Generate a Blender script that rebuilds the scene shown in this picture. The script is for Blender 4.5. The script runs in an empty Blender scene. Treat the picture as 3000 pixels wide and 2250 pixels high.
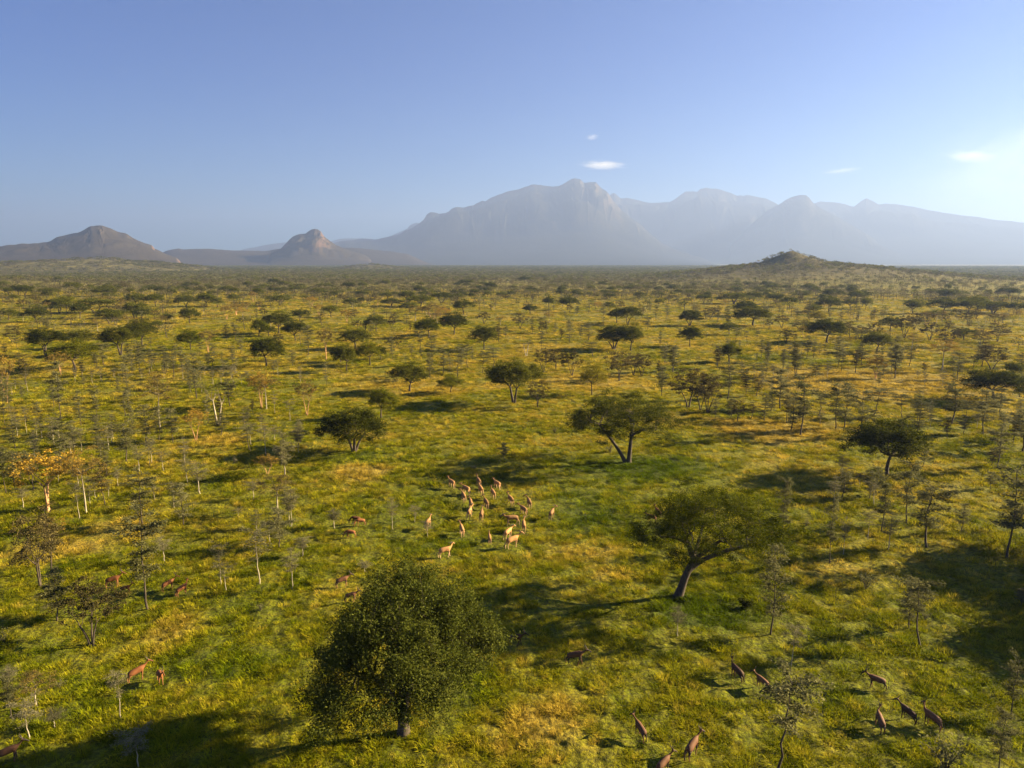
import bpy, bmesh, math, random
import numpy as np
from mathutils import Vector, Matrix

SC = bpy.context.scene
COL = SC.collection
R = math.radians

# ------------------------------------------------------------------ camera
CAM_H = 35.0
PITCH = R(9.75)
FPX = 2080.0                      # focal length in pixels of the 3000 px wide photograph
cam = bpy.data.cameras.new("camera")
camo = bpy.data.objects.new("camera", cam)
COL.objects.link(camo)
camo.location = (0, 0, CAM_H)
camo.rotation_euler = (R(90) - PITCH, 0, 0)
cam.sensor_width = 36
cam.lens = FPX / 3000 * 36
cam.clip_start = 0.5
cam.clip_end = 90000
SC.camera = camo

# ------------------------------------------------------------------ world, sun, exposure
SUN_EL = R(20.5)
SUN_AZ = R(77)                    # clockwise from the view direction (+Y)
world = bpy.data.worlds.new("World")
SC.world = world
world.use_nodes = True
wt = world.node_tree
wt.nodes.clear()
wo = wt.nodes.new("ShaderNodeOutputWorld")
wb = wt.nodes.new("ShaderNodeBackground")
sky = wt.nodes.new("ShaderNodeTexSky")
sky.sky_type = 'NISHITA'
sky.sun_disc = False
sky.sun_elevation = SUN_EL
sky.sun_rotation = SUN_AZ
sky.altitude = 1100
sky.air_density = 1.0
sky.dust_density = 0.5
sky.ozone_density = 2.0
hs = wt.nodes.new("ShaderNodeHueSaturation")
hs.inputs['Saturation'].default_value = 1.6
hs.inputs['Value'].default_value = 0.26
hs.inputs['Hue'].default_value = 0.5
wt.links.new(sky.outputs[0], hs.inputs['Color'])
tint = wt.nodes.new("ShaderNodeMix"); tint.data_type = 'RGBA'; tint.blend_type = 'MULTIPLY'
tint.inputs[0].default_value = 1.0
tint.inputs[7].default_value = (0.16, 0.92, 1.52, 1)
wt.links.new(hs.outputs[0], tint.inputs[6])
wt.links.new(tint.outputs[2], wb.inputs['Color'])
wb.inputs['Strength'].default_value = 0.05
wt.links.new(wb.outputs[0], wo.inputs['Surface'])

sl = bpy.data.lights.new("sun", 'SUN')
sl.energy = 5.0
sl.angle = R(0.6)
sl.color = (1.0, 0.78, 0.43)
so = bpy.data.objects.new("sun", sl)
COL.objects.link(so)
sd = Vector((math.sin(SUN_AZ) * math.cos(SUN_EL), math.cos(SUN_AZ) * math.cos(SUN_EL), math.sin(SUN_EL)))
so.rotation_euler = (-sd).to_track_quat('-Z', 'Y').to_euler()
so.location = sd * 60

SC.view_settings.view_transform = 'Standard'
SC.view_settings.look = 'None'
SC.view_settings.gamma = 1.0
SC.view_settings.exposure = 2.8
SC.render.engine = 'CYCLES'
SC.cycles.max_bounces = 6
SC.cycles.diffuse_bounces = 3
SC.cycles.transparent_max_bounces = 8
SC.cycles.volume_bounces = 1
SC.render.resolution_x = 1024
SC.render.resolution_y = 768

# ------------------------------------------------------------------ numpy noise
def _hash(ix, iy, seed):
    h = (ix.astype(np.int64) * 374761393 + iy.astype(np.int64) * 668265263 + seed * 1442695041) & 0xFFFFFFFF
    h = ((h ^ (h >> 13)) * 1274126177) & 0xFFFFFFFF
    h = h ^ (h >> 16)
    return (h & 0xFFFFFF) / float(0xFFFFFF)

def vnoise(x, y, seed=0):
    x = np.asarray(x, float); y = np.asarray(y, float)
    ix = np.floor(x); iy = np.floor(y)
    fx = x - ix; fy = y - iy
    fx = fx * fx * (3 - 2 * fx); fy = fy * fy * (3 - 2 * fy)
    a = _hash(ix, iy, seed); b = _hash(ix + 1, iy, seed)
    c = _hash(ix, iy + 1, seed); d = _hash(ix + 1, iy + 1, seed)
    return (a * (1 - fx) + b * fx) * (1 - fy) + (c * (1 - fx) + d * fx) * fy

def fbm(x, y, seed=0, oct=4, gain=0.5):
    s = 0; a = 1; t = 0
    for o in range(oct):
        s = s + a * vnoise(x * 2 ** o, y * 2 ** o, seed + o * 17)
        t += a; a *= gain
    return s / t

def ridged(x, y, seed=0, oct=4):
    s = 0; a = 1; t = 0
    for o in range(oct):
        s = s + a * (1 - np.abs(2 * vnoise(x * 2 ** o, y * 2 ** o, seed + o * 31) - 1))
        t += a; a *= 0.5
    return s / t

def sstep(a, b, x):
    t = np.clip((x - a) / (b - a), 0, 1)
    return t * t * (3 - 2 * t)

# ------------------------------------------------------------------ pixel <-> place
CP, SP = math.cos(PITCH), math.sin(PITCH)
def ray(px, py):
    u = (px - 1500.0) / FPX; v = -(py - 1125.0) / FPX
    return np.array([u, CP + v * SP, -SP + v * CP])

def azel(px, py):
    d = ray(px, py)
    return math.atan2(d[0], d[1]), math.atan2(d[2], math.hypot(d[0], d[1]))

# terrain height: gentle swells, a small hill on the right, a low ridge far on the left
def terr(x, y):
    x = np.asarray(x, float); y = np.asarray(y, float)
    d = np.hypot(x, y)
    z = 0.5 * (fbm(x / 45, y / 45, 3, 3) - 0.4)
    z = z + 3.0 * sstep(500, 1500, d) * (fbm(x / 500, y / 500, 5, 3) - 0.3)
    # right hill (top near photo 2318,760)
    def hill(cx, cy, rx, ry, h, p=1.0):
        q = np.sqrt(((x - cx) / rx) ** 2 + ((y - cy) / ry) ** 2)
        return h * np.maximum(0, 1 - q) ** p
    nz = fbm(x / 90, y / 90, 9, 4)
    q1 = hill(HX - 5, HY, 360, 560, 1, 1.5)
    z = z + q1 * 33 * (0.86 + 0.25 * nz) + hill(HX, HY, 62, 110, 17, 1.0)
    z = z + hill(HX + 130, HY + 60, 380, 500, 12, 1.2)
    # low scrubby ridge, left
    z = z + hill(LX, LY, 420, 500, 46, 0.8) * (0.8 + 0.35 * nz) + hill(LX - 500, LY - 350, 700, 600, 18, 1.0)
    z = z + hill(MX, MY, 190, 260, 24, 1.0)
    z = z + hill(-520, 620, 300, 300, 9, 1.1)
    z = z + hill(-1000, 1000, 420, 420, 16, 1.0)
    return z

def dirpt(px, py, D):
    a, e = azel(px, py)
    return D * math.sin(a), D * math.cos(a)
HX, HY = dirpt(2318, 760, 1500)
LX, LY = dirpt(300, 760, 3000)
MX, MY = dirpt(1090, 775, 3300)

def G(px, py):
    """ground point seen at a pixel"""
    d = ray(px, py)
    z = 0.0
    for _ in range(6):
        t = (z - CAM_H) / d[2]
        p = d * t
        if t <= 0 or t > 30000:
            t = 20000; p = d * t
        z = float(terr(p[0], p[1]))
    return p[0], p[1], z

def depth_of(x, y, z):
    return y * CP - (z - CAM_H) * SP

def proj(x, y, z):
    zc = y * CP - (z - CAM_H) * SP
    yc = y * SP + (z - CAM_H) * CP
    return 1500 + FPX * x / zc, 1125 - FPX * yc / zc

# ------------------------------------------------------------------ mesh helpers
class MB:
    def __init__(s):
        s.v = []; s.f4 = []; s.f3 = []; s.n = 0
    def add(s, v, f4=None, f3=None):
        v = np.asarray(v, np.float32).reshape(-1, 3)
        if f4 is not None and len(f4): s.f4.append(np.asarray(f4, np.int64).reshape(-1, 4) + s.n)
        if f3 is not None and len(f3): s.f3.append(np.asarray(f3, np.int64).reshape(-1, 3) + s.n)
        s.v.append(v); s.n += len(v)
    def tube(s, pts, rad, sides=6, cap=True):
        pts = np.asarray(pts, float); n = len(pts)
        rad = np.broadcast_to(np.asarray(rad, float), (n,))
        tan = np.gradient(pts, axis=0)
        tan /= np.linalg.norm(tan, axis=1)[:, None] + 1e-9
        ref = np.array([0.13, 0.9, 0.1]) if abs(tan[0, 2]) > 0.5 else np.array([0.1, 0.05, 1.0])
        a = np.cross(tan, ref); a /= np.linalg.norm(a, axis=1)[:, None] + 1e-9
        b = np.cross(tan, a)
        th = np.arange(sides) * 2 * math.pi / sides
        ring = (np.cos(th)[None, :, None] * a[:, None, :] + np.sin(th)[None, :, None] * b[:, None, :]) * rad[:, None, None] + pts[:, None, :]
        v = ring.reshape(-1, 3)
        f = []
        for i in range(n - 1):
            for k in range(sides):
                k2 = (k + 1) % sides
                f.append((i * sides + k, i * sides + k2, (i + 1) * sides + k2, (i + 1) * sides + k))
        s.add(v, f)
    def leaves(s, c, size, rng, up=0.5, aspect=0.5, jitter=0.35):
        c = np.asarray(c, float); n = len(c)
        if n == 0: return
        nrm = rng.normal(size=(n, 3)); nrm[:, 2] = np.abs(nrm[:, 2]) + up * 2
        nrm /= np.linalg.norm(nrm, axis=1)[:, None]
        t = np.cross(nrm, rng.normal(size=(n, 3))); t /= np.linalg.norm(t, axis=1)[:, None] + 1e-9
        b = np.cross(nrm, t)
        L = (size * (1 + jitter * rng.uniform(-1, 1, n)))[:, None] * 0.5
        v = np.stack([c - t * L, c + b * L * aspect + nrm * L * 0.15, c + t * L, c - b * L * aspect + nrm * L * 0.15], 1).reshape(-1, 3)
        f = np.arange(4 * n).reshape(n, 4)
        s.add(v, f)
    def mesh(s, name, mat, smooth=False):
        v = np.concatenate(s.v) if s.v else np.zeros((0, 3), np.float32)
        me = bpy.data.meshes.new(name)
        f4 = np.concatenate(s.f4) if s.f4 else np.zeros((0, 4), np.int64)
        f3 = np.concatenate(s.f3) if s.f3 else np.zeros((0, 3), np.int64)
        me.vertices.add(len(v)); me.vertices.foreach_set('co', v.astype(np.float32).ravel())
        nl = 4 * len(f4) + 3 * len(f3)
        me.loops.add(nl)
        me.loops.foreach_set('vertex_index', np.concatenate([f4.ravel(), f3.ravel()]).astype(np.int32))
        me.polygons.add(len(f4) + len(f3))
        st = np.concatenate([np.arange(len(f4)) * 4, 4 * len(f4) + np.arange(len(f3)) * 3])
        me.polygons.foreach_set('loop_start', st.astype(np.int32))
        if smooth:
            me.polygons.foreach_set('use_smooth', np.ones(len(me.polygons), bool))
        me.update(calc_edges=True)
        if mat: me.materials.append(mat)
        return me

def link(name, me, parent=None):
    o = bpy.data.objects.new(name, me)
    COL.objects.link(o)
    if parent is not None: o.parent = parent
    return o

def tag(o, label=None, cat=None, group=None, kind=None):
    if label: o['label'] = label
    if cat: o['category'] = cat
    if group: o['group'] = group
    if kind: o['kind'] = kind
    return o

# ------------------------------------------------------------------ materials
def newmat(name):
    m = bpy.data.materials.new(name); m.use_nodes = True
    nt = m.node_tree; nt.nodes.clear()
    out = nt.nodes.new('ShaderNodeOutputMaterial')
    return m, nt, out

class NT:
    def __init__(s, nt): s.nt = nt
    def n(s, typ, **kw):
        nd = s.nt.nodes.new(typ)
        for k, v in kw.items(): setattr(nd, k, v)
        return nd
    def l(s, a, b): s.nt.links.new(a, b)
    def noise(s, vec, scale, detail=3, rough=0.55, dist=0.0):
        nd = s.n('ShaderNodeTexNoise')
        nd.inputs['Scale'].default_value = scale; nd.inputs['Detail'].default_value = detail
        nd.inputs['Roughness'].default_value = rough; nd.inputs['Distortion'].default_value = dist
        s.l(vec, nd.inputs['Vector'])
        return nd.outputs['Fac']
    def ramp(s, fac, stops):
        nd = s.n('ShaderNodeValToRGB')
        el = nd.color_ramp.elements
        while len(el) < len(stops): el.new(0.5)
        for e, (p, c) in zip(el, stops):
            e.position = p; e.color = (*c, 1) if len(c) == 3 else c
        s.l(fac, nd.inputs[0])
        return nd.outputs['Color']
    def math(s, op, a, b=None, clamp=False):
        nd = s.n('ShaderNodeMath', operation=op); nd.use_clamp = clamp
        for i, q in enumerate((a, b)):
            if q is None: continue
            if isinstance(q, (int, float)): nd.inputs[i].default_value = q
            else: s.l(q, nd.inputs[i])
        return nd.outputs[0]
    def maprange(s, v, a, b, c=0.0, d=1.0, smooth=True):
        nd = s.n('ShaderNodeMapRange'); nd.clamp = True
        if smooth: nd.interpolation_type = 'SMOOTHSTEP'
        s.l(v, nd.inputs[0])
        for i, q in zip((1, 2, 3, 4), (a, b, c, d)): nd.inputs[i].default_value = q
        return nd.outputs[0]
    def mix(s, f, a, b, mode='MIX'):
        nd = s.n('ShaderNodeMix', data_type='RGBA', blend_type=mode)
        if isinstance(f, (int, float)): nd.inputs[0].default_value = f
        else: s.l(f, nd.inputs[0])
        for i, q in ((6, a), (7, b)):
            if isinstance(q, tuple): nd.inputs[i].default_value = (*q, 1)
            else: s.l(q, nd.inputs[i])
        return nd.outputs[2]

# hand-read patches of the grassland: photo pixel, radius in pixels along x, y, tone (+1 dry gold, -1 lush green)
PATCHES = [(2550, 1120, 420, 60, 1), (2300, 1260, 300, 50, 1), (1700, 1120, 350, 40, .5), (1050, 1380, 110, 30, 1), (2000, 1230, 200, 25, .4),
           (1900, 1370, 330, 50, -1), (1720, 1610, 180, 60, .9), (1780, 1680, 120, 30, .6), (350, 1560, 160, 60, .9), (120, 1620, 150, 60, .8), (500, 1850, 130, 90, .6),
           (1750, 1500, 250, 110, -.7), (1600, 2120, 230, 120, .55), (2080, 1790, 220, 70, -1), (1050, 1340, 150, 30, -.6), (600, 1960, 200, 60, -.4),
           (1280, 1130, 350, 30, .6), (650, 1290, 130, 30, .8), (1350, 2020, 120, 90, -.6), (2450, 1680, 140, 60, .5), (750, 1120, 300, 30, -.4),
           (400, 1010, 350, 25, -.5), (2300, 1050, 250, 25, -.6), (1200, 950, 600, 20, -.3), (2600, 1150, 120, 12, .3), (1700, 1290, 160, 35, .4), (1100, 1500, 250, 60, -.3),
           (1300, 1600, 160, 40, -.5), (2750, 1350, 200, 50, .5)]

def grass_tone(N):
    """0 lush green .. 1 dry gold, a function of the place on the plain only"""
    geo = N.n('ShaderNodeNewGeometry')
    pos = geo.outputs['Position']
    flat = N.n('ShaderNodeVectorMath', operation='MULTIPLY'); N.l(pos, flat.inputs[0]); flat.inputs[1].default_value = (1, 1, 0)
    p = flat.outputs[0]
    a = N.noise(p, 0.028, 4, 0.6, 0.6)
    b = N.noise(p, 0.16, 3, 0.6, 0.3)
    c = N.noise(p, 0.75, 3, 0.6)
    dl = N.n('ShaderNodeVectorMath', operation='LENGTH'); N.l(p, dl.inputs[0])
    far = N.maprange(dl.outputs['Value'], 75, 300, 0.0, 0.10)
    t = N.math('ADD', N.math('ADD', N.math('MULTIPLY', a, 0.5), far), N.math('ADD', N.math('MULTIPLY', b, 0.32), N.math('MULTIPLY', c, 0.30)))
    # warp for the patches
    wn = N.n('ShaderNodeTexNoise'); wn.inputs['Scale'].default_value = 0.09; wn.inputs['Detail'].default_value = 3
    N.l(p, wn.inputs['Vector'])
    acc = None
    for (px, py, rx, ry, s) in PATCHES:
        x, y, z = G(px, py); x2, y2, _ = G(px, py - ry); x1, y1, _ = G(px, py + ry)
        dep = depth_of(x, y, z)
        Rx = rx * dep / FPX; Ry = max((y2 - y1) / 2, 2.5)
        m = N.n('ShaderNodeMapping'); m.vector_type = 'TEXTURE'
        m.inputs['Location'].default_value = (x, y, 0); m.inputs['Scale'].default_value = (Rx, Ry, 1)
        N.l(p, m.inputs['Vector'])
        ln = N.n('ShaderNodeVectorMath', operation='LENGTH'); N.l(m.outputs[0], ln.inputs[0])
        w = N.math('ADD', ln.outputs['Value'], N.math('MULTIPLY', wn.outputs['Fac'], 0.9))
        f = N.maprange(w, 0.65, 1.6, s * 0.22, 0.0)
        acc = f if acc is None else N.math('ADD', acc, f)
    return N.math('ADD', t, acc), p

GRASS_STOPS = [(0.37, (0.066, 0.098, 0.003)), (0.51, (0.130, 0.148, 0.004)), (0.63, (0.205, 0.188, 0.008)), (0.78, (0.320, 0.235, 0.034))]

def mat_ground():
    m, nt, out = newmat('grassland'); N = NT(nt)
    t, p = grass_tone(N)
    col = N.ramp(t, GRASS_STOPS)
    fine = N.noise(p, 2.6, 4, 0.7)
    col = N.mix(N.maprange(fine, 0.38, 0.66), N.mix(0.75, col, (0.035, 0.033, 0.010)), col)
    # the fine noise above mixes darker specks into the ground colour
    # far away the plain is covered with grey green scrub
    ln = N.n('ShaderNodeVectorMath', operation='LENGTH'); N.l(p, ln.inputs[0])
    sc = N.noise(p, 0.02, 5, 0.75)
    w = N.math('MULTIPLY', N.maprange(ln.outputs['Value'], 900, 2600), N.maprange(sc, 0.34, 0.56), clamp=True)
    scr = N.ramp(N.noise(p, 0.06, 3, 0.7), [(0.3, (0.040, 0.042, 0.020)), (0.7, (0.11, 0.10, 0.045))])
    dry = N.mix(N.maprange(ln.outputs['Value'], 700, 2200), col, (0.17, 0.152, 0.045))
    col = N.mix(w, dry, scr)
    hm = N.n('ShaderNodeVectorMath', operation='DISTANCE'); N.l(p, hm.inputs[0]); hm.inputs[1].default_value = (HX, HY, 0)
    stony = N.ramp(N.noise(p, 0.05, 5, 0.75), [(0.38, (0.035, 0.034, 0.016)), (0.55, (0.085, 0.072, 0.030)), (0.70, (0.17, 0.125, 0.07))])
    col = N.mix(N.maprange(hm.outputs['Value'], 180, 430, .85, 0.0), col, stony)
    bs = N.n('ShaderNodeBsdfPrincipled'); bs.inputs['Roughness'].default_value = 0.95; bs.inputs['Specular IOR Level'].default_value = 0.1
    N.l(col, bs.inputs['Base Color'])
    bmp = N.n('ShaderNodeBump'); bmp.inputs['Strength'].default_value = 1.0; bmp.inputs['Distance'].default_value = 0.35
    hh = N.math('ADD', N.noise(p, 1.2, 5, 0.75), N.math('MULTIPLY', N.noise(p, 0.25, 4, 0.7), 2.0))
    N.l(hh, bmp.inputs['Height']); N.l(bmp.outputs[0], bs.inputs['Normal'])
    N.l(bs.outputs[0], out.inputs['Surface'])
    return m

def mat_grass(name, bright=1.0, gold=0.0, hue=0.5):
    m, nt, out = newmat(name); N = NT(nt)
    t, p = grass_tone(N)
    oi = N.n('ShaderNodeObjectInfo')
    t = N.math('ADD', t, N.math('MULTIPLY', N.math('SUBTRACT', oi.outputs['Random'], 0.5 - gold), 0.15))
    col = N.ramp(t, GRASS_STOPS)
    h = N.n('ShaderNodeHueSaturation'); N.l(col, h.inputs['Color'])
    N.l(N.maprange(oi.outputs['Random'], 0, 1, 0.60 * bright, 1.45 * bright, False), h.inputs['Value'])
    h.inputs['Hue'].default_value = hue
    d = N.n('ShaderNodeBsdfDiffuse'); tr = N.n('ShaderNodeBsdfTranslucent')
    N.l(h.outputs[0], d.inputs[0]); N.l(h.outputs[0], tr.inputs[0])
    mx = N.n('ShaderNodeMixShader'); mx.inputs[0].default_value = 0.42
    N.l(d.outputs[0], mx.inputs[1]); N.l(tr.outputs[0], mx.inputs[2])
    N.l(mx.outputs[0], out.inputs['Surface'])
    return m

def mat_leaf(name, dark, mid, light, trans=0.3, scale=0.5, rnd=0.12):
    m, nt, out = newmat(name); N = NT(nt)
    geo = N.n('ShaderNodeNewGeometry'); tc = N.n('ShaderNodeTexCoord'); oi = N.n('ShaderNodeObjectInfo')
    n1 = N.noise(tc.outputs['Object'], scale, 3, 0.6)
    f = N.math('ADD', N.math('MULTIPLY', n1, 0.65), N.math('MULTIPLY', geo.outputs['Random Per Island'], 0.4))
    f = N.math('ADD', f, N.math('MULTIPLY', N.math('SUBTRACT', oi.outputs['Random'], 0.5), rnd * 2.5))
    col = N.ramp(f, [(0.25, dark), (0.5, mid), (0.78, light)])
    d = N.n('ShaderNodeBsdfDiffuse'); tr = N.n('ShaderNodeBsdfTranslucent')
    N.l(col, d.inputs[0]); N.l(col, tr.inputs[0])
    mx = N.n('ShaderNodeMixShader'); mx.inputs[0].default_value = trans
    N.l(d.outputs[0], mx.inputs[1]); N.l(tr.outputs[0], mx.inputs[2])
    N.l(mx.outputs[0], out.inputs['Surface'])
    return m

def mat_bark(name, a, b, scale=6, top=None, z0=2.0, z1=4.2):
    m, nt, out = newmat(name); N = NT(nt)
    tc = N.n('ShaderNodeTexCoord')
    mp = N.n('ShaderNodeMapping'); mp.inputs['Scale'].default_value = (1, 1, 0.25); N.l(tc.outputs['Object'], mp.inputs['Vector'])
    f = N.noise(mp.outputs[0], scale, 5, 0.7)
    col = N.ramp(f, [(0.35, a), (0.65, b)])
    if top:
        sp = N.n('ShaderNodeSeparateXYZ'); N.l(tc.outputs['Object'], sp.inputs[0])
        col = N.mix(N.maprange(N.math('ADD', sp.outputs['Z'], N.math('MULTIPLY', f, 1.5)), z0 + .7, z1 + .7), col, top)
    bs = N.n('ShaderNodeBsdfPrincipled'); bs.inputs['Roughness'].default_value = 0.9
    N.l(col, bs.inputs['Base Color'])
    bmp = N.n('ShaderNodeBump'); bmp.inputs['Strength'].default_value = 0.8; bmp.inputs['Distance'].default_value = 0.04
    N.l(f, bmp.inputs['Height']); N.l(bmp.outputs[0], bs.inputs['Normal'])
    N.l(bs.outputs[0], out.inputs['Surface'])
    return m

M = {}
M['ground'] = mat_ground()
M['grass'] = mat_grass('grass_blades', 1.15, 0.0)
M['grass_dry'] = mat_grass('dry_grass_blades', 1.25, 0.5)
M['leaf_dark'] = mat_leaf('dark_acacia_leaves', (0.019, 0.025, 0.003), (0.050, 0.058, 0.008), (0.13, 0.132, 0.018), 0.4)
M['leaf_green'] = mat_leaf('green_acacia_leaves', (0.032, 0.042, 0.004), (0.082, 0.094, 0.007), (0.19, 0.185, 0.014), 0.36)
M['leaf_big'] = mat_leaf('broad_tree_leaves', (0.016, 0.024, 0.003), (0.044, 0.056, 0.008), (0.11, 0.122, 0.022), 0.34, 0.35)
M['leaf_grey'] = mat_leaf('grey_thorn_leaves', (0.065, 0.068, 0.026), (0.13, 0.13, 0.055), (0.22, 0.21, 0.10), 0.4)
M['leaf_mid'] = mat_leaf('olive_acacia_leaves', (0.028, 0.036, 0.005), (0.068, 0.078, 0.010), (0.15, 0.155, 0.022), 0.4)
M['leaf_far'] = mat_leaf('far_scrub_leaves', (0.05, 0.047, 0.02), (0.10, 0.09, 0.042), (0.16, 0.14, 0.07), 0.3, 0.5, .25)
M['leaf_pale'] = mat_leaf('pale_thorn_leaves', (0.07, 0.07, 0.035), (0.13, 0.125, 0.065), (0.22, 0.20, 0.12))
M['leaf_yellow'] = mat_leaf('yellow_blossom_leaves', (0.12, 0.10, 0.012), (0.28, 0.19, 0.02), (0.46, 0.29, 0.03))
M['leaf_brown'] = mat_leaf('brown_grey_leaves', (0.030, 0.027, 0.011), (0.065, 0.056, 0.022), (0.13, 0.105, 0.040))
M['bark'] = mat_bark('dark_bark', (0.018, 0.013, 0.009), (0.075, 0.055, 0.040))
M['bark_pale'] = mat_bark('pale_bark', (0.22, 0.19, 0.135), (0.40, 0.35, 0.26), top=(0.12, 0.10, 0.065))
M['bark_orange'] = mat_bark('orange_bark', (0.30, 0.15, 0.06), (0.52, 0.31, 0.15), top=(0.14, 0.09, 0.045))
# ------------------------------------------------------------------ tree builders (mesh code)
def bez(p0, p1, p2, n):
    t = np.linspace(0, 1, n)[:, None]
    return (1 - t) ** 2 * p0 + 2 * t * (1 - t) * p1 + t * t * p2

def acacia(seed, H=8.0, Rc=5.0, bottom=0.5, dome=0.35, limbs=6, targets=70, lpt=110, leaf=0.2, clump=0.9, stems=1,
           trunk_r=0.28, fork=0.32, lean=0.0, flatc=0.45, lmat='leaf_dark', bmat='bark', skeleton=None, sides=7, asym=0.25, hang=0.3, twig=True, up=0.5):
    """one tree: returns (trunk mesh, crown mesh).  Crown = leaf clumps round the ends of real branches"""
    rng = np.random.default_rng(seed)
    tb = MB(); cb = MB()
    # uneven outline of the crown
    ph = rng.uniform(0, 6.28, 4)
    def rad(th):
        return Rc * (1 + asym * (0.5 * np.sin(th + ph[0]) + 0.35 * np.sin(2 * th + ph[1]) + 0.3 * np.sin(3 * th + ph[2]) + 0.25 * np.sin(5 * th + ph[3])))
    th = rng.uniform(0, 2 * math.pi, targets)
    rr = np.sqrt(rng.uniform(0.01, 1, targets))
    rho = rr * rad(th) * 0.93
    hb = H * bottom
    topz = H - clump * flatc - (H * dome) * rr ** 2.6 + 0.10 * H * rng.normal(size=targets) * 0.5
    botz = hb + 0.1 * H * rng.uniform(-1, 1, targets) - hang * hb * 0.35 * rr
    mixv = rng.uniform(0, 1, targets) ** 0.55
    z = botz + (topz - botz) * mixv
    T = np.stack([rho * np.cos(th), rho * np.sin(th), z], 1)
    if lean: T[:, 0] += lean
    # stems
    if skeleton is None:
        skeleton = []
        for s in range(stems):
            a = rng.uniform(0, 6.28) if stems == 1 else s * 6.28 / stems + rng.uniform(-.3, .3)
            off = np.array([math.cos(a), math.sin(a), 0])
            o0 = off * (trunk_r * 0.8 if stems > 1 else 0)
            top = np.array([lean * 0.7, 0, H * fork]) + off * (Rc * 0.30 if stems > 1 else Rc * 0.06) + np.array([0, 0, rng.uniform(-.05, .1) * H])
            mid = (o0 + top) / 2 + rng.normal(size=3) * np.array([.12, .12, 0]) * H * 0.12 - off * (Rc * .06)
            skeleton.append((np.array([o0 - [0, 0, .3], mid, top]), trunk_r * (1 if s == 0 else .8)))
    ends = []
    for path, r0 in skeleton:
        path = np.asarray(path, float)
        if len(path) == 3:
            pts = bez(path[0], path[1], path[2], 9)
        else:
            tt = np.linspace(0, len(path) - 1, 4 * len(path) - 3)
            pts = np.stack([np.interp(tt, np.arange(len(path)), path[:, k]) for k in range(3)], 1)
        k = np.linspace(0, 1, len(pts))
        rads = r0 * (1 - 0.42 * k) * (1 + 0.5 * np.exp(-k * 12))
        tb.tube(pts, rads, sides + 2)
        ends.append((pts[-1], r0 * 0.56, pts[-1] - pts[-3]))
    E = np.array([e[0] for e in ends])
    own = np.argmin(((T[:, None, :2] - E[None, :, :2]) ** 2).sum(2), 1)
    for ei, (ep, er, ed) in enumerate(ends):
        idx = np.where(own == ei)[0]
        if len(idx) == 0: continue
        Te = T[idx]
        ang = np.arctan2(Te[:, 1] - ep[1], Te[:, 0] - ep[0]) + rng.uniform(0, 1)
        nl = max(2, int(round(limbs * len(idx) / len(T) + .5)))
        sec = np.floor((ang % (2 * math.pi)) / (2 * math.pi) * nl).astype(int)
        for s in range(nl):
            Ts = Te[sec == s]
            if len(Ts) == 0: continue
            c = Ts.mean(0)
            e1 = ep + (c - ep) * 0.62; e1[2] = ep[2] + (c[2] - ep[2]) * 0.5
            mid = ep + (e1 - ep) * 0.5 + np.array([0, 0, 1]) * np.linalg.norm(e1 - ep) * rng.uniform(-.12, .18) + rng.normal(size=3) * 0.06 * Rc
            pts = bez(ep, mid, e1, 6)
            r1 = er * min(1.0, 0.45 + 0.5 * math.sqrt(len(Ts) / len(T) * nl))*.9
            tb.tube(pts, np.linspace(r1, r1 * 0.5, 6), sides)
            # secondary
            nsub = max(1, len(Ts) // 4)
            seeds = Ts[rng.permutation(len(Ts))[:nsub]]
            sub = np.argmin(((Ts[:, None] - seeds[None]) ** 2).sum(2), 1)
            for q in range(nsub):
                Tq = Ts[sub == q]
                if len(Tq) == 0: continue
                cq = Tq.mean(0); e2 = e1 + (cq - e1) * 0.7
                m2 = (e1 + e2) / 2 + rng.normal(size=3) * 0.05 * Rc + [0, 0, 0.06 * Rc]
                tb.tube(bez(e1, m2, e2, 4), np.linspace(r1 * .48, r1 * .22, 4), max(4, sides - 2))
                if twig:
                    for tq in Tq:
                        m3 = (e2 + tq) / 2 + rng.normal(size=3) * 0.03 * Rc
                        tb.tube(bez(e2, m3, tq, 3), np.linspace(r1 * .2, r1 * .06, 3), 3)
    # foliage clumps: flattened, uneven, denser in their upper half
    for t in T:
        k = int(lpt * rng.uniform(0.45, 1.5))
        cr = clump * rng.uniform(0.65, 1.35)
        # sub-clumps
        ns = 5
        sc = rng.normal(size=(ns, 3)) * np.array([cr * .5, cr * .5, cr * .5 * flatc])
        w = rng.integers(0, ns, k)
        p = sc[w] + rng.normal(size=(k, 3)) * np.array([cr * .30, cr * .30, cr * .30 * flatc * 1.1])
        cb.leaves(t + p, leaf, rng, up=up, aspect=0.5)
    return tb.mesh('trunk', M[bmat], True), cb.mesh('crown', M[lmat])

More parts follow.
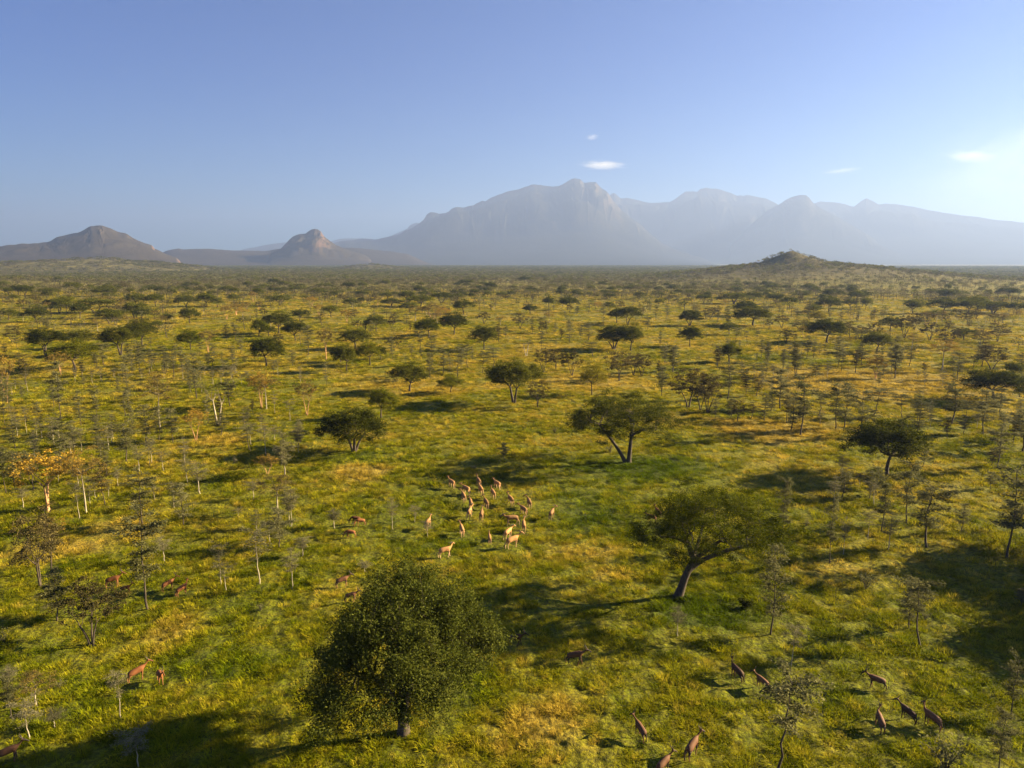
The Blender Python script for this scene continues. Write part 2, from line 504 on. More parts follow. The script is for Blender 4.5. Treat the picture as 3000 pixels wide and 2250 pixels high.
def thorn(seed, H=6.0, W=1.4, lmat='leaf_grey', bmat='bark', tiers=10, lpb=165, leaf=0.19, bottom=0.3, wav=0.055, r0=0.075, flattop=False):
    """slender young thorn tree with near-level branches in tiers"""
    rng = np.random.default_rng(seed)
    tb = MB(); cb = MB()
    n = 9
    zz = np.linspace(-0.2, H, n)
    x = np.cumsum(rng.normal(size=n)) * wav; y = np.cumsum(rng.normal(size=n)) * wav
    x -= x[0]; y -= y[0]
    P = np.stack([x, y, zz], 1)
    tb.tube(P, np.linspace(r0, r0 * .25, n) * (1 + .3 * np.exp(-np.linspace(0, 6, n))), 6)
    def at(z): return np.array([np.interp(z, zz, x), np.interp(z, zz, y), z])
    for i in range(tiers):
        f = (i + rng.uniform(.1, .9)) / tiers
        z = H * (bottom + (1 - bottom) * f)
        if rng.uniform() < 0.12: continue
        prof = (0.55 + 0.75 * f) if flattop else (1.0 - 0.55 * abs(f - 0.45) * 1.6)
        nb = rng.integers(2, 5)
        a0 = rng.uniform(0, 6.28)
        for b in range(nb):
            a = a0 + b * 6.28 / nb + rng.normal() * .4
            L = W * prof * rng.uniform(.35, 1.15)
            p0 = at(z)
            e = p0 + np.array([math.cos(a) * L, math.sin(a) * L, L * rng.uniform(.05, .4)])
            m = (p0 + e) / 2 + [0, 0, L * rng.uniform(-.02, .2)]
            pts = bez(p0, m, e, 4)
            tb.tube(pts, np.linspace(r0 * .35, r0 * .1, 4), 4)
            k = int(lpb * rng.uniform(.5, 1.5) * (L / W + .3))
            t = rng.uniform(.25, 1.12, k)[:, None]
            q = (1 - t) ** 2 * p0 + 2 * t * (1 - t) * m + t * t * e
            q = q + rng.normal(size=(k, 3)) * np.array([.17, .17, .07]) * (W * .8)
            cb.leaves(q, leaf, rng, up=.7, aspect=.45)
    return tb.mesh('trunk', M[bmat], True), cb.mesh('crown', M[lmat])

def bush(seed, H=1.4, W=1.0, lmat='leaf_pale', n=420, leaf=.14, stems=7):
    rng = np.random.default_rng(seed)
    tb = MB(); cb = MB()
    for s in range(stems):
        a = rng.uniform(0, 6.28); q = rng.uniform(.1, 1)
        e = np.array([math.cos(a) * W * q, math.sin(a) * W * q, H * rng.uniform(.5, 1) * (1.1 - .4 * q)])
        m = np.array([e[0] * .3, e[1] * .3, e[2] * .6])
        pts = bez(np.array([0, 0, -.1]), m, e, 5)
        tb.tube(pts, np.linspace(.035, .01, 5), 4)
        k = n // stems
        t = rng.uniform(.3, 1.1, k)[:, None]
        p = (1 - t) ** 2 * np.array([0, 0, -.1]) + 2 * t * (1 - t) * m + t * t * e + rng.normal(size=(k, 3)) * .14 * W
        p[:, 2] = np.abs(p[:, 2])
        cb.leaves(p, leaf, rng, up=.3)
    return tb.mesh('trunk', M['bark'], True), cb.mesh('crown', M[lmat])

# low detail versions for the woodland far off (stuff)
def lowtree(seed, H, Rc, bottom, n, leaf, lmat, tr=.2, flat=.5, bmat='bark'):
    rng = np.random.default_rng(seed)
    mb = MB(); 
    th = rng.uniform(0, 6.28, n); r = np.sqrt(rng.uniform(0, 1, n)) 
    lob = 1 + .25 * np.sin(th * 2 + rng.uniform(0, 6)) + .18 * np.sin(th * 5 + rng.uniform(0, 6))
    z = H * (bottom + (1 - bottom) * (1 - .55 * r ** 2.2) * rng.uniform(.05, 1, n) ** .6)
    p = np.stack([r * lob * Rc * np.cos(th), r * lob * Rc * np.sin(th), z], 1)
    mb.leaves(p, leaf, rng, up=.6, aspect=.6)
    crown = mb
    t2 = MB()
    k = rng.uniform(-.5, .5, 2)
    t2.tube([[0, 0, -.3], [k[0], k[1], H * .4], [k[0] * 1.5, k[1] * 1.2, H * .8]], [tr, tr * .8, tr * .3], 4)
    me = bpy.data.meshes.new('far_tree')
    # join both with two materials
    c = crown.mesh('c', None); t = t2.mesh('t', None)
    bm = bmesh.new(); bm.from_mesh(c)
    for f in bm.faces: f.material_index = 0
    nf = len(bm.faces); bm.from_mesh(t); bm.faces.ensure_lookup_table()
    for f in bm.faces[nf:]: f.material_index = 1
    bm.to_mesh(me); bm.free()
    me.materials.append(M[lmat]); me.materials.append(M[bmat])
    bpy.data.meshes.remove(c); bpy.data.meshes.remove(t)
    return me

def scatter(name, protos, pts, rot, scl, idx):
    """ONE 'stuff' object: mesh points carrying attributes, instanced by a geometry node tree"""
    me = bpy.data.meshes.new(name)
    me.vertices.add(len(pts)); me.vertices.foreach_set('co', np.asarray(pts, np.float32).ravel())
    a = me.attributes.new('rot', 'FLOAT_VECTOR', 'POINT'); a.data.foreach_set('vector', np.asarray(rot, np.float32).ravel())
    a = me.attributes.new('scl', 'FLOAT_VECTOR', 'POINT'); a.data.foreach_set('vector', np.asarray(scl, np.float32).ravel())
    a = me.attributes.new('idx', 'INT', 'POINT'); a.data.foreach_set('value', np.asarray(idx, np.int32).ravel())
    o = link(name, me)
    ng = bpy.data.node_groups.new(name, 'GeometryNodeTree')
    ng.interface.new_socket('Geometry', in_out='INPUT', socket_type='NodeSocketGeometry')
    ng.interface.new_socket('Geometry', in_out='OUTPUT', socket_type='NodeSocketGeometry')
    gi = ng.nodes.new('NodeGroupInput'); go = ng.nodes.new('NodeGroupOutput')
    jn = ng.nodes.new('GeometryNodeJoinGeometry')
    def attr(nm, dt):
        nd = ng.nodes.new('GeometryNodeInputNamedAttribute'); nd.data_type = dt; nd.inputs[0].default_value = nm
        return nd
    ar = attr('rot', 'FLOAT_VECTOR'); asn = attr('scl', 'FLOAT_VECTOR'); ai = attr('idx', 'INT')
    for k, pm in enumerate(protos):
        po = bpy.data.objects.new(name + '_kind', pm)       # never linked to the scene
        oi = ng.nodes.new('GeometryNodeObjectInfo'); oi.inputs['Object'].default_value = po
        oi.inputs['As Instance'].default_value = True
        cmp = ng.nodes.new('FunctionNodeCompare'); cmp.data_type = 'INT'; cmp.operation = 'EQUAL'
        cmp.inputs[3].default_value = k
        ng.links.new(ai.outputs[0], cmp.inputs[2])
        ip = ng.nodes.new('GeometryNodeInstanceOnPoints')
        ng.links.new(gi.outputs[0], ip.inputs['Points']); ng.links.new(oi.outputs['Geometry'], ip.inputs['Instance'])
        ng.links.new(cmp.outputs[0], ip.inputs['Selection'])
        ng.links.new(ar.outputs[0], ip.inputs['Rotation']); ng.links.new(asn.outputs[0], ip.inputs['Scale'])
        ng.links.new(ip.outputs[0], jn.inputs[0])
    ng.links.new(jn.outputs[0], go.inputs[0])
    md = o.modifiers.new('scatter', 'NODES'); md.node_group = ng
    return o
CLOUDS = True
# ------------------------------------------------------------------ the plain: one sheet to the horizon
def build_ground():
    az_in = np.radians(np.arange(-50, 50.01, 0.16))
    az_out = np.radians(np.arange(54, 306.1, 6))
    az = np.concatenate([az_in, az_out]); na = len(az)
    rr = [12.0]
    while rr[-1] < 26000:
        r = rr[-1]; k = .0065 if r < 900 else (.011 if r < 4000 else .03)
        rr.append(r * (1 + k))
    rr = np.array(rr); nr = len(rr)
    X = rr[:, None] * np.sin(az)[None]; Y = rr[:, None] * np.cos(az)[None]
    Z = terr(X, Y)
    d = rr[:, None]
    # tussocks and hummocks, fading with distance
    hum = 0.42 * (fbm(X / 1.5, Y / 1.5, 21, 3, .6) - .5) + .16 * (vnoise(X / .7, Y / .7, 23) - .5)
    Z = Z + hum * (1 - sstep(160, 700, d))
    Z = np.maximum(Z, -0.8)
    v = np.stack([X, Y, Z], 2).reshape(-1, 3)
    i = np.arange(nr - 1)[:, None]; j = np.arange(na)[None]
    j2 = (j + 1) % na
    f = np.stack([(i * na + j) + 0 * j2, i * na + j2, (i + 1) * na + j2, (i + 1) * na + j], 2).reshape(-1, 4)[:, ::-1]
    mb = MB(); mb.add(v, f)
    c = np.array([[0, 0, float(terr(0, 0))]])
    n0 = mb.n; mb.add(c)
    mb.f3.append(np.array([[k, n0, (k + 1) % na] for k in range(na)]))
    o = link('ground', mb.mesh('ground', M['ground'], True))
    tag(o, kind='structure')
    return o
build_ground()

# ------------------------------------------------------------------ grass tufts
def tuft(seed, n, h, rad, w, mat, spread=.5):
    rng = np.random.default_rng(seed); mb = MB()
    a = rng.uniform(0, 6.28, n); r = rad * np.sqrt(rng.uniform(0, 1, n))
    b = np.stack([r * np.cos(a), r * np.sin(a), np.zeros(n)], 1)
    hh = h * rng.uniform(.55, 1.2, n) * (1.15 - .4 * r / rad)
    la = a + rng.normal(size=n) * .7; ll = hh * spread * rng.uniform(.2, 1.2, n)
    d = np.stack([np.cos(la), np.sin(la), np.zeros(n)], 1)
    s = np.stack([-np.sin(la), np.cos(la), np.zeros(n)], 1) * (w * rng.uniform(.6, 1.3, n))[:, None] * .5
    up = np.array([0, 0, 1.])
    m = b + d * (ll * .3)[:, None] + up * (hh * .6)[:, None]
    t = b + d * ll[:, None] + up * hh[:, None] * (1 - .15 * spread)
    v = np.stack([b - s - [0, 0, .1], b + s - [0, 0, .1], m + s * .9, m - s * .9, t], 1).reshape(-1, 3)
    k = np.arange(n) * 5
    mb.add(v, np.stack([k, k + 1, k + 2, k + 3], 1), np.stack([k + 3, k + 2, k + 4], 1))
    return mb.mesh('tuft', M[mat])

def wedge(rng, r0, r1, n, half=44, power=2.0):
    """points in front of the camera, even per area for power 2"""
    u = rng.uniform(0, 1, n)
    r = (r0 ** power + u * (r1 ** power - r0 ** power)) ** (1 / power)
    a = np.radians(rng.uniform(-half, half, n))
    return r * np.sin(a), r * np.cos(a), r

def build_grass():
    rng = np.random.default_rng(11)
    protos = [tuft(1, 66, .60, .52, .032, 'grass', .8), tuft(2, 74, .76, .55, .030, 'grass', .6), tuft(3, 56, .44, .55, .045, 'grass', 1.0)]
    dry = [tuft(4, 52, .78, .40, .022, 'grass_dry', .45), tuft(5, 58, .68, .50, .022, 'grass_dry', .6)]
    for name, pr, share, seed, lab in (('green_grass', protos, .80, 1, 'lush green grass tufts growing all over the plain'),
                                       ('dry_grass', dry, .20, 2, 'tall golden dry grass standing among the green tufts')):
        rng = np.random.default_rng(seed)
        P = []; S = []
        for (r0, r1, dens, sc) in ((28, 95, 3.6, 1.0), (95, 200, 1.4, 1.4), (200, 420, .42, 2.2), (420, 900, .075, 3.4)):
            n = int(math.pi * (r1 ** 2 - r0 ** 2) * (120 / 360) * dens * share)
            x, y, r = wedge(rng, r0, r1, n, 60)
            # clumpy cover
            c = fbm(x / 1.7, y / 1.7, 40 + seed, 2) + .5 * fbm(x / 7, y / 7, 44 + seed, 2)
            keep = rng.uniform(0, 1, n) < sstep(.55, .85, c) * 1.3 + .06
            x = x[keep]; y = y[keep]; c = c[keep]
            z = terr(x, y) - .05
            P.append(np.stack([x, y, z], 1))
            tr = np.ones(len(x))
            for (bx, by) in BEASTS: tr = np.where(np.hypot(x - bx, y - by) < 1.7, .45, tr)
            s = tr * sc * rng.uniform(.55, 1.25, len(x)) * (.55 + .6 * sstep(.5, 1.0, c))
            S.append(np.stack([s * 1.1, s * 1.1, s * (.9 / sc ** .35) * .62], 1))
        P = np.concatenate(P); S = np.concatenate(S); n = len(P)
        rot = np.stack([rng.normal(size=n) * .06, rng.normal(size=n) * .06, rng.uniform(0, 6.28, n)], 1)
        o = scatter(name, pr, P, rot, S, rng.integers(0, len(pr), n))
        tag(o, lab, 'grass', kind='stuff')
        print(name, n)
BEASTS = []     # where animals stand: the grass is trodden down there

# ------------------------------------------------------------------ mountains
def mat_mountain(name, scrub, rock, scale):
    m, nt, out = newmat(name); N = NT(nt)
    geo = N.n('ShaderNodeNewGeometry'); pos = geo.outputs['Position']
    sep = N.n('ShaderNodeSeparateXYZ'); N.l(geo.outputs['True Normal'], sep.inputs[0])
    a = N.noise(pos, scale, 6, 0.7)
    b = N.noise(pos, scale * 14, 6, 0.8)
    st = N.maprange(sep.outputs['Z'], 0.55, 0.85, 1.0, 0.0)
    f = N.math('ADD', N.math('MULTIPLY', st, .40), N.math('ADD', N.math('MULTIPLY', a, .35), N.math('MULTIPLY', b, .6)))
    col = N.ramp(f, [(0.34, tuple(q * .5 for q in scrub)), (0.55, scrub), (0.78, tuple((2 * p + q) / 3 for p, q in zip(scrub, rock))), (0.98, rock)])
    bs = N.n('ShaderNodeBsdfDiffuse'); N.l(col, bs.inputs[0])
    N.l(bs.outputs[0], out.inputs['Surface'])
    return m
MM_near = mat_mountain('ridge_scrub_and_rock', (0.048, 0.040, 0.027), (0.17, 0.10, 0.07), 0.0022)
MM_far = mat_mountain('mountain_scrub_and_rock', (0.030, 0.031, 0.024), (0.095, 0.075, 0.06), 0.0012)

def massif(name, prof, D, front, back, mat, seed, cliff=.5, gully=.16, nx=None, rough=.035, edge=.04):
    """a range at its real distance: ridge height follows the skyline, long wooded foot towards the plain, cliffs, gullies, and a back slope"""
    prof = sorted(prof)
    A = []; Z = []
    for (px, py) in prof:
        a, e = azel(px, py); A.append(a); Z.append(CAM_H + D * math.tan(e))
    A = np.array(A); Z = np.array(Z)
    nx = nx or 700
    az = np.linspace(A[0], A[-1], nx)
    zr = np.interp(az, A, Z)
    t = np.concatenate([np.linspace(-1, 0, 130), np.linspace(0, 1, 50)[1:]])
    TT, AA = np.meshgrid(t, az, indexing='ij')
    def smooth(z, k):
        k = max(3, int(k) | 1); w = np.hanning(k + 2)[1:-1]; w /= w.sum()
        return np.convolve(np.pad(z, k // 2, mode='edge'), w, 'valid')
    step_az = az[1] - az[0]
    wide = smooth(zr, front * .45 / D / step_az); mid_ = smooth(zr, front * .14 / D / step_az)
    uu = np.clip(1 + TT, 0, 1)
    ZR = np.where(TT > 0, zr[None], 0) + np.where(TT <= 0, 1, 0) * (wide[None] * (1 - sstep(.2, .75, uu)) + (sstep(.2, .75, uu) - sstep(.72, .97, uu)) * mid_[None] + sstep(.72, .97, uu) * zr[None])
    wob = (fbm(AA * 40, 0 * AA, seed + 5, 3) - .5) * 2
    rad = D + np.where(TT < 0, TT * front, TT * back) + 0
    # gullies running down the slope
    X = rad * np.sin(AA); Y = rad * np.cos(AA)
    L = front
    g = ridged(X / (L * .34) + wob * .4, Y / (L * .60) + wob * .3, seed, 5)
    g2 = fbm(X / (L * .06), Y / (L * .08), seed + 9, 4)
    u = 1 + TT                     # 0 foot .. 1 ridge (front)
    s_apron = .30 * sstep(0, .72, u) ** 1.1
    cpos = .70 + .16 * (fbm(X / (L * .30), Y / (L * .30), seed + 2, 4) - .5) * 2
    s_cliff = sstep(cpos - .16, cpos + .10, u)
    s_front = s_apron + (1 - .30) * (cliff * s_cliff + (1 - cliff) * sstep(.35, 1.0, u))
    s_back = np.clip(1 - TT, 0, 1) ** 1.3
    s = np.where(TT <= 0, s_front, s_back)
    carve = gully * (1 - g) * s * (1 - sstep(.90, 1.0, u) * (TT <= 0)) * np.where(TT > 0, 0, 1)
    h = s * ZR * (1 - carve * 2.0) + (g2 - .5) * rough * ZR * s * (1 - sstep(.93, 1.0, u))
    h = np.minimum(h, ZR * np.where(TT <= 0, 1, s_back))
    ed = sstep(0, edge, (AA - az[0]) / (az[-1] - az[0])) * sstep(0, edge, (az[-1] - AA) / (az[-1] - az[0]))
    h = h * ed - 4 * (1 - sstep(0, .03, u)) * (TT < 0)
    h = np.maximum(h, -.7)
    v = np.stack([X, Y, h], 2).reshape(-1, 3)
    nr, na = TT.shape
    i = np.arange(nr - 1)[:, None]; j = np.arange(na - 1)[None]
    f = np.stack([i * na + j, i * na + j + 1, (i + 1) * na + j + 1, (i + 1) * na + j], 2).reshape(-1, 4)[:, ::-1]
    mb = MB(); mb.add(v, f)
    o = link(name, mb.mesh(name, mat, False))
    tag(o, kind='structure')
    return o

def jag(prof, seed, amp=2.0, step=9):
    """skyline with small crags between the read points"""
    prof = sorted(prof); xs = np.array([p[0] for p in prof], float); ys = np.array([p[1] for p in prof], float)
    X = np.arange(xs[0], xs[-1], step)
    Y = np.interp(X, xs, ys) - amp * 2 * (fbm(X / 22, 0 * X, seed, 3, .6) - .5)
    return list(zip(X.tolist(), Y.tolist())) + [(xs[-1], ys[-1])]

s1 = 1.4747
def zr7(l): return [(1500 + x / s1, 300 + y / s1) for x, y in l]
def zr6(l): return [(x / s1, 500 + y / s1) for x, y in l]
main_l = zr6([(1380, 400), (1400, 330), (1440, 308), (1500, 302), (1560, 297), (1600, 295), (1640, 293), (1680, 285), (1720, 275), (1760, 258), (1800, 232), (1835, 208), (1845, 190), (1862, 180), (1900, 188), (1935, 180), (1960, 158), (2000, 160), (2040, 148), (2085, 130), (2090, 142), (2115, 120), (2150, 103), (2205, 90)])
main_r = zr7([(0, 382), (40, 370), (80, 357), (150, 358), (180, 362), (215, 358), (240, 343), (265, 330), (295, 327), (308, 345), (340, 346), (370, 343), (378, 368), (400, 380), (420, 400), (430, 420), (450, 440), (475, 470), (520, 500), (560, 530), (600, 570), (640, 600), (700, 628), (780, 655), (900, 690)])
massif('mountain', jag(main_l + main_r, 3, 4.0), 13500, 5200, 4000, MM_far, 7, cliff=.45, gully=.13, nx=900)
second = zr7([(150, 690), (250, 600), (340, 480), (400, 430), (425, 402), (432, 390), (450, 390), (462, 412), (505, 412), (560, 428), (605, 435), (650, 431), (685, 430), (720, 405), (750, 382), (800, 385), (812, 372), (840, 370), (900, 378), (940, 390), (970, 403), (1020, 400), (1060, 408), (1110, 420), (1150, 440), (1180, 470), (1300, 530), (1400, 600), (1550, 690)])
massif('mountain_behind', jag(second, 5, 3.0), 17000, 5600, 4000, MM_far, 17, cliff=.45, gully=.12, nx=700, edge=.1)
third = zr7([(860, 690), (960, 600), (1040, 520), (1100, 470), (1155, 440), (1180, 423), (1210, 408), (1245, 400), (1270, 400), (1285, 412), (1303, 437), (1330, 455), (1400, 490), (1500, 550), (1620, 620), (1800, 690)])
massif('mountain_peak', jag(third, 6, 1.0), 14800, 4300, 3000, MM_far, 27, cliff=.4, gully=.12, nx=400, edge=.1)
fourth = zr7([(1000, 690), (1120, 600), (1230, 500), (1300, 440), (1335, 427), (1380, 430), (1440, 440), (1475, 452), (1500, 432), (1530, 415), (1555, 425), (1588, 442), (1605, 437), (1660, 440), (1730, 450), (1800, 465), (1860, 475), (1930, 487), (2000, 495), (2100, 508), (2212, 518), (2350, 545), (2600, 600), (2900, 700)])
massif('mountain_ridge', jag(fourth, 8, 1.8), 17500, 6200, 4000, MM_far, 37, cliff=.35, gully=.12, nx=700, edge=.12)
left = zr6([(-420, 345), (-200, 330), (0, 328), (60, 318), (130, 315), (210, 308), (240, 290), (290, 278), (340, 266), (385, 243), (410, 237), (440, 237), (460, 243), (500, 262), (545, 272), (580, 295), (620, 310), (655, 323), (664, 336), (690, 348), (720, 362), (800, 385)])
massif('left_mountain', jag(left, 9, 2.2), 6400, 2000, 1600, MM_near, 47, rough=.09, cliff=.5, gully=.16, nx=700)
low = zr6([(560, 385), (690, 348), (750, 340), (770, 335), (790, 340), (850, 338), (900, 337), (1000, 344), (1080, 345), (1150, 347), (1200, 338), (1300, 335), (1450, 330), (1550, 335), (1700, 350), (1900, 385)])
massif('low_ridge', jag(low, 10, .9), 8500, 2300, 1500, MM_near, 57, cliff=.1, gully=.12, nx=600, edge=.12)
butte = zr6([(1120, 392), (1180, 352), (1215, 334), (1240, 308), (1262, 285), (1300, 272), (1325, 272), (1335, 258), (1352, 251), (1375, 253), (1388, 264), (1395, 278), (1420, 300), (1450, 320), (1500, 340), (1560, 360), (1640, 388)])
massif('rocky_butte', jag(butte, 11, 2.0), 7600, 1300, 900, MM_near, 67, rough=.09, cliff=.5, gully=.16, nx=500, edge=.1)
faint = zr6([(950, 372), (1010, 345), (1060, 338), (1105, 330), (1150, 320), (1200, 313), (1250, 308), (1350, 305), (1420, 307), (1470, 295), (1510, 292), (1580, 292), (1650, 300), (1760, 250), (1775, 232), (1800, 224), (1840, 235), (1900, 300), (1960, 370)])
massif('far_ridge', jag(faint, 12, .8), 18500, 2500, 2000, MM_far, 77, cliff=.3, gully=.15, nx=400, edge=.1)

# ------------------------------------------------------------------ clouds, beyond and above the haze
def mat_cloud(dens=.0017):
    m, nt, out = newmat('cloud_vapour'); N = NT(nt)
    tc = N.n('ShaderNodeTexCoord')
    n1 = N.noise(tc.outputs['Object'], 2.6, 5, .65, .6)
    ln = N.n('ShaderNodeVectorMath', operation='LENGTH'); N.l(tc.outputs['Object'], ln.inputs[0])
    e = N.maprange(ln.outputs['Value'], .25, 1.0, 1.0, 0.0)
    f = N.math('MULTIPLY', e, N.maprange(N.math('ADD', n1, N.math('MULTIPLY', e, .25)), .52, .80), clamp=True)
    pv = N.n('ShaderNodeVolumePrincipled')
    pv.inputs['Color'].default_value = (1, 1, 1, 1); pv.inputs['Anisotropy'].default_value = .3
    N.l(N.math('MULTIPLY', f, dens), pv.inputs['Density'])
    N.l(pv.outputs[0], out.inputs['Volume'])
    return m
MCL = mat_cloud(); MCW = mat_cloud(.00005); MCT = mat_cloud(.0006)
def cloud(px, py, D, w, h, label, seed, tilt=0, mat=None):
    a, e = azel(px, py)
    rng = np.random.default_rng(seed)
    bm = bmesh.new(); bmesh.ops.create_icosphere(bm, subdivisions=4, radius=1)
    for v in bm.verts:
        c = v.co; k = .92 + .16 * float(fbm(c.x * 3 + seed, c.y * 3 + c.z * 2, seed, 3))
        v.co = c * k
        if v.co.z < -.2: v.co.z *= .75
    me = bpy.data.meshes.new('cloud'); bm.to_mesh(me); bm.free(); me.materials.append(mat or MCL)
    o = link('cloud', me)
    s = D / FPX
    o.location = (D * math.sin(a), D * math.cos(a), CAM_H + D * math.tan(e))
    o.scale = (w * s / 2, w * s / 2 * .5, h * s / 2)
    o.rotation_euler = (0, tilt, -a)
    tag(o, label, 'cloud', 'small clouds above the mountains')
if CLOUDS:
    cloud(1765, 484, 27000, 175, 36, 'long lens-shaped white cloud just above the highest summit', 1, R(1.5))
    cloud(1735, 402, 27000, 52, 24, 'small torn white cloud high above the long lens-shaped one', 2, R(-8))
    cloud(2465, 500, 27000, 140, 16, 'thin wispy white cloud streak above the right-hand ridge', 3, R(-4), MCT)
    cloud(2840, 458, 27000, 150, 45, 'faint white cloud puff near the glare at the right edge', 4, R(8), MCT)
    cloud(3020, 470, 34000, 760, 330, 'broad thin veil of bright cloud in the glare at the right edge', 5, R(-14), MCW)
# ------------------------------------------------------------------ trees as things
THINGS = []      # (object, look phrase, pixel x, pixel y of the middle)

def tree_thing(name, meshes, loc, rz, scl, cat, look, group=None, label=None, mid=None):
    t = bpy.data.objects.new(name, None); COL.objects.link(t)
    t.empty_display_size = .5
    t.location = loc; t.rotation_euler = (0, 0, rz); t.scale = scl
    link('trunk', meshes[0], t)
    link('crown', meshes[1], t)
    tag(t, label, cat, group)
    if label is None: THINGS.append((t, look, mid))
    return t

def copy_tree(src, loc, rz, scl, look, mid, group):
    t = src.copy(); COL.objects.link(t)
    t.location = loc; t.rotation_euler = (0, 0, rz); t.scale = scl
    for ch in src.children:
        c = ch.copy(); COL.objects.link(c); c.parent = t
    if 'label' in t: del t['label']
    t['group'] = group
    THINGS.append((t, look, mid))
    return t

# prototypes (each becomes the first real tree of its kind; the rest are copies)
AC = dict(stems=1)
PROTO = {
 'U0': (8.0, 5.0, lambda: acacia(101, 8, 5.0, .52, .30, 6, 110, 230, .24, 1.1, lmat='leaf_dark')),
 'U1': (8.0, 5.0, lambda: acacia(102, 8, 5.0, .46, .42, 6, 110, 230, .24, 1.1, lmat='leaf_dark', fork=.3)),
 'U2': (8.0, 5.0, lambda: acacia(103, 8, 5.0, .55, .26, 7, 105, 230, .24, 1.1, stems=2, lmat='leaf_dark')),
 'U3': (8.0, 5.0, lambda: acacia(104, 8, 5.0, .50, .38, 6, 105, 220, .24, 1.1, lmat='leaf_green', fork=.36)),
 'U4': (8.0, 5.0, lambda: acacia(105, 8, 5.0, .42, .45, 7, 105, 230, .24, 1.1, stems=3, lmat='leaf_dark', fork=.30)),
 'M0': (8.0, 5.0, lambda: acacia(111, 8, 5.0, .52, .30, 5, 75, 95, .40, 1.2, lmat='leaf_mid', sides=5)),
 'M1': (8.0, 5.0, lambda: acacia(112, 8, 5.0, .50, .40, 5, 75, 95, .40, 1.2, lmat='leaf_mid', sides=5)),
 'M2': (8.0, 5.0, lambda: acacia(113, 8, 5.0, .56, .26, 6, 75, 95, .40, 1.2, stems=2, lmat='leaf_mid', sides=5)),
 'M3': (8.0, 5.0, lambda: acacia(114, 8, 5.0, .52, .32, 5, 75, 90, .40, 1.2, lmat='leaf_green', sides=5)),
 'M4': (8.0, 5.0, lambda: acacia(115, 8, 5.0, .45, .45, 5, 75, 95, .40, 1.2, stems=2, lmat='leaf_mid', sides=5, asym=.35)),
 # brown, leafy and open crowned
 'B0': (7.0, 3.6, lambda: acacia(121, 7, 3.6, .45, .35, 6, 60, 70, .26, .62, stems=3, lmat='leaf_brown', trunk_r=.16, fork=.34)),
 'B1': (7.0, 3.6, lambda: acacia(122, 7, 3.6, .40, .40, 6, 60, 66, .26, .62, stems=2, lmat='leaf_brown', trunk_r=.16, fork=.30)),
 # yellow green
 'Y0': (7.0, 3.6, lambda: acacia(131, 7, 3.6, .42, .42, 6, 70, 150, .22, .95, lmat='leaf_ygreen', trunk_r=.18)),
 # pale or orange barked, thin flat crown with blossom
 'P0': (8.0, 3.8, lambda: acacia(141, 8, 3.8, .62, .16, 6, 60, 70, .26, .625, stems=2, lmat='leaf_flower', bmat='bark_orange', trunk_r=.17, fork=.45, hang=.6)),
 'P1': (8.0, 3.8, lambda: acacia(142, 8, 3.8, .58, .22, 6, 42, 140, .18, .95, flatc=.2, stems=1, lmat='leaf_flower', bmat='bark_pale', trunk_r=.17, fork=.5, hang=.6)),
 'W0': (6.0, 1.6, lambda: thorn(251, 6, 1.6, tiers=9, lmat='leaf_pale', bmat='bark_pale', bottom=.42, lpb=85, leaf=.17, r0=.07)),
 'W1': (6.0, 1.6, lambda: thorn(252, 6, 1.6, tiers=7, lmat='leaf_pale', bmat='bark_pale', bottom=.5, lpb=95, leaf=.17, r0=.065, flattop=True, wav=.09)),
 'W2': (6.0, 2.4, lambda: acacia(153, 6, 2.4, .50, .30, 5, 30, 4, .15, .62, stems=2, lmat='leaf_pale', bmat='bark_pale', trunk_r=.14, fork=.42)),
 'T0': (6.0, 1.5, lambda: thorn(201, 6, 1.5)),
 'T1': (6.0, 1.5, lambda: thorn(202, 6, 1.5, tiers=11, flattop=True, wav=.08)),
 'T2': (6.0, 1.5, lambda: thorn(203, 6, 1.5, tiers=8, lmat='leaf_brown')),
 'T3': (6.0, 1.5, lambda: thorn(204, 6, 1.5, tiers=12, lpb=120, bottom=.2)),
 'T4': (6.0, 1.5, lambda: thorn(205, 6, 1.5, tiers=7, flattop=True, bottom=.5, lpb=150, wav=.10)),
 'S2': (1.5, 1.1, lambda: bush(303, lmat='leaf_dark', n=900, leaf=.2)),
 'S0': (1.5, 1.1, lambda: bush(301)),
 'S1': (1.5, 1.1, lambda: bush(302, lmat='leaf_grey')),
}
LOOK = {'U': 'dark umbrella acacia', 'M': 'dark umbrella acacia', 'B': 'brown-leaved acacia', 'Y': 'yellow-green bushy acacia', 'P': 'flat sparse light-barked acacia',
        'W': 'pale white-stemmed sapling', 'T': 'slender grey thorn tree', 'S': 'low pale shrub'}
NAME = {'U': 'umbrella_acacia', 'M': 'umbrella_acacia', 'B': 'brown_acacia', 'Y': 'yellow_green_acacia', 'P': 'flat_topped_acacia', 'W': 'pale_sapling', 'T': 'thorn_tree', 'S': 'shrub'}
CAT = {'U': 'tree', 'M': 'tree', 'B': 'tree', 'Y': 'tree', 'P': 'tree', 'W': 'sapling', 'T': 'tree', 'S': 'shrub'}
GROUP = {'U': 'umbrella acacias on the plain', 'M': 'umbrella acacias on the plain', 'B': 'brown-leaved acacias', 'Y': 'yellow-green acacias', 'P': 'flat-topped acacias with light trunks',
         'W': 'pale saplings', 'T': 'slender thorn trees', 'S': 'low shrubs'}
M['leaf_ygreen'] = mat_leaf('yellow_green_leaves', (0.06, 0.07, 0.006), (0.15, 0.14, 0.012), (0.28, 0.23, 0.02))
M['leaf_flower'] = mat_leaf('leaves_with_yellow_blossom', (0.07, 0.065, 0.030), (0.16, 0.125, 0.04), (0.44, 0.27, 0.03), scale=.45)
FIRST = {}
PLACED = []      # (x, y, radius) on the ground
rngp = np.random.default_rng(77)

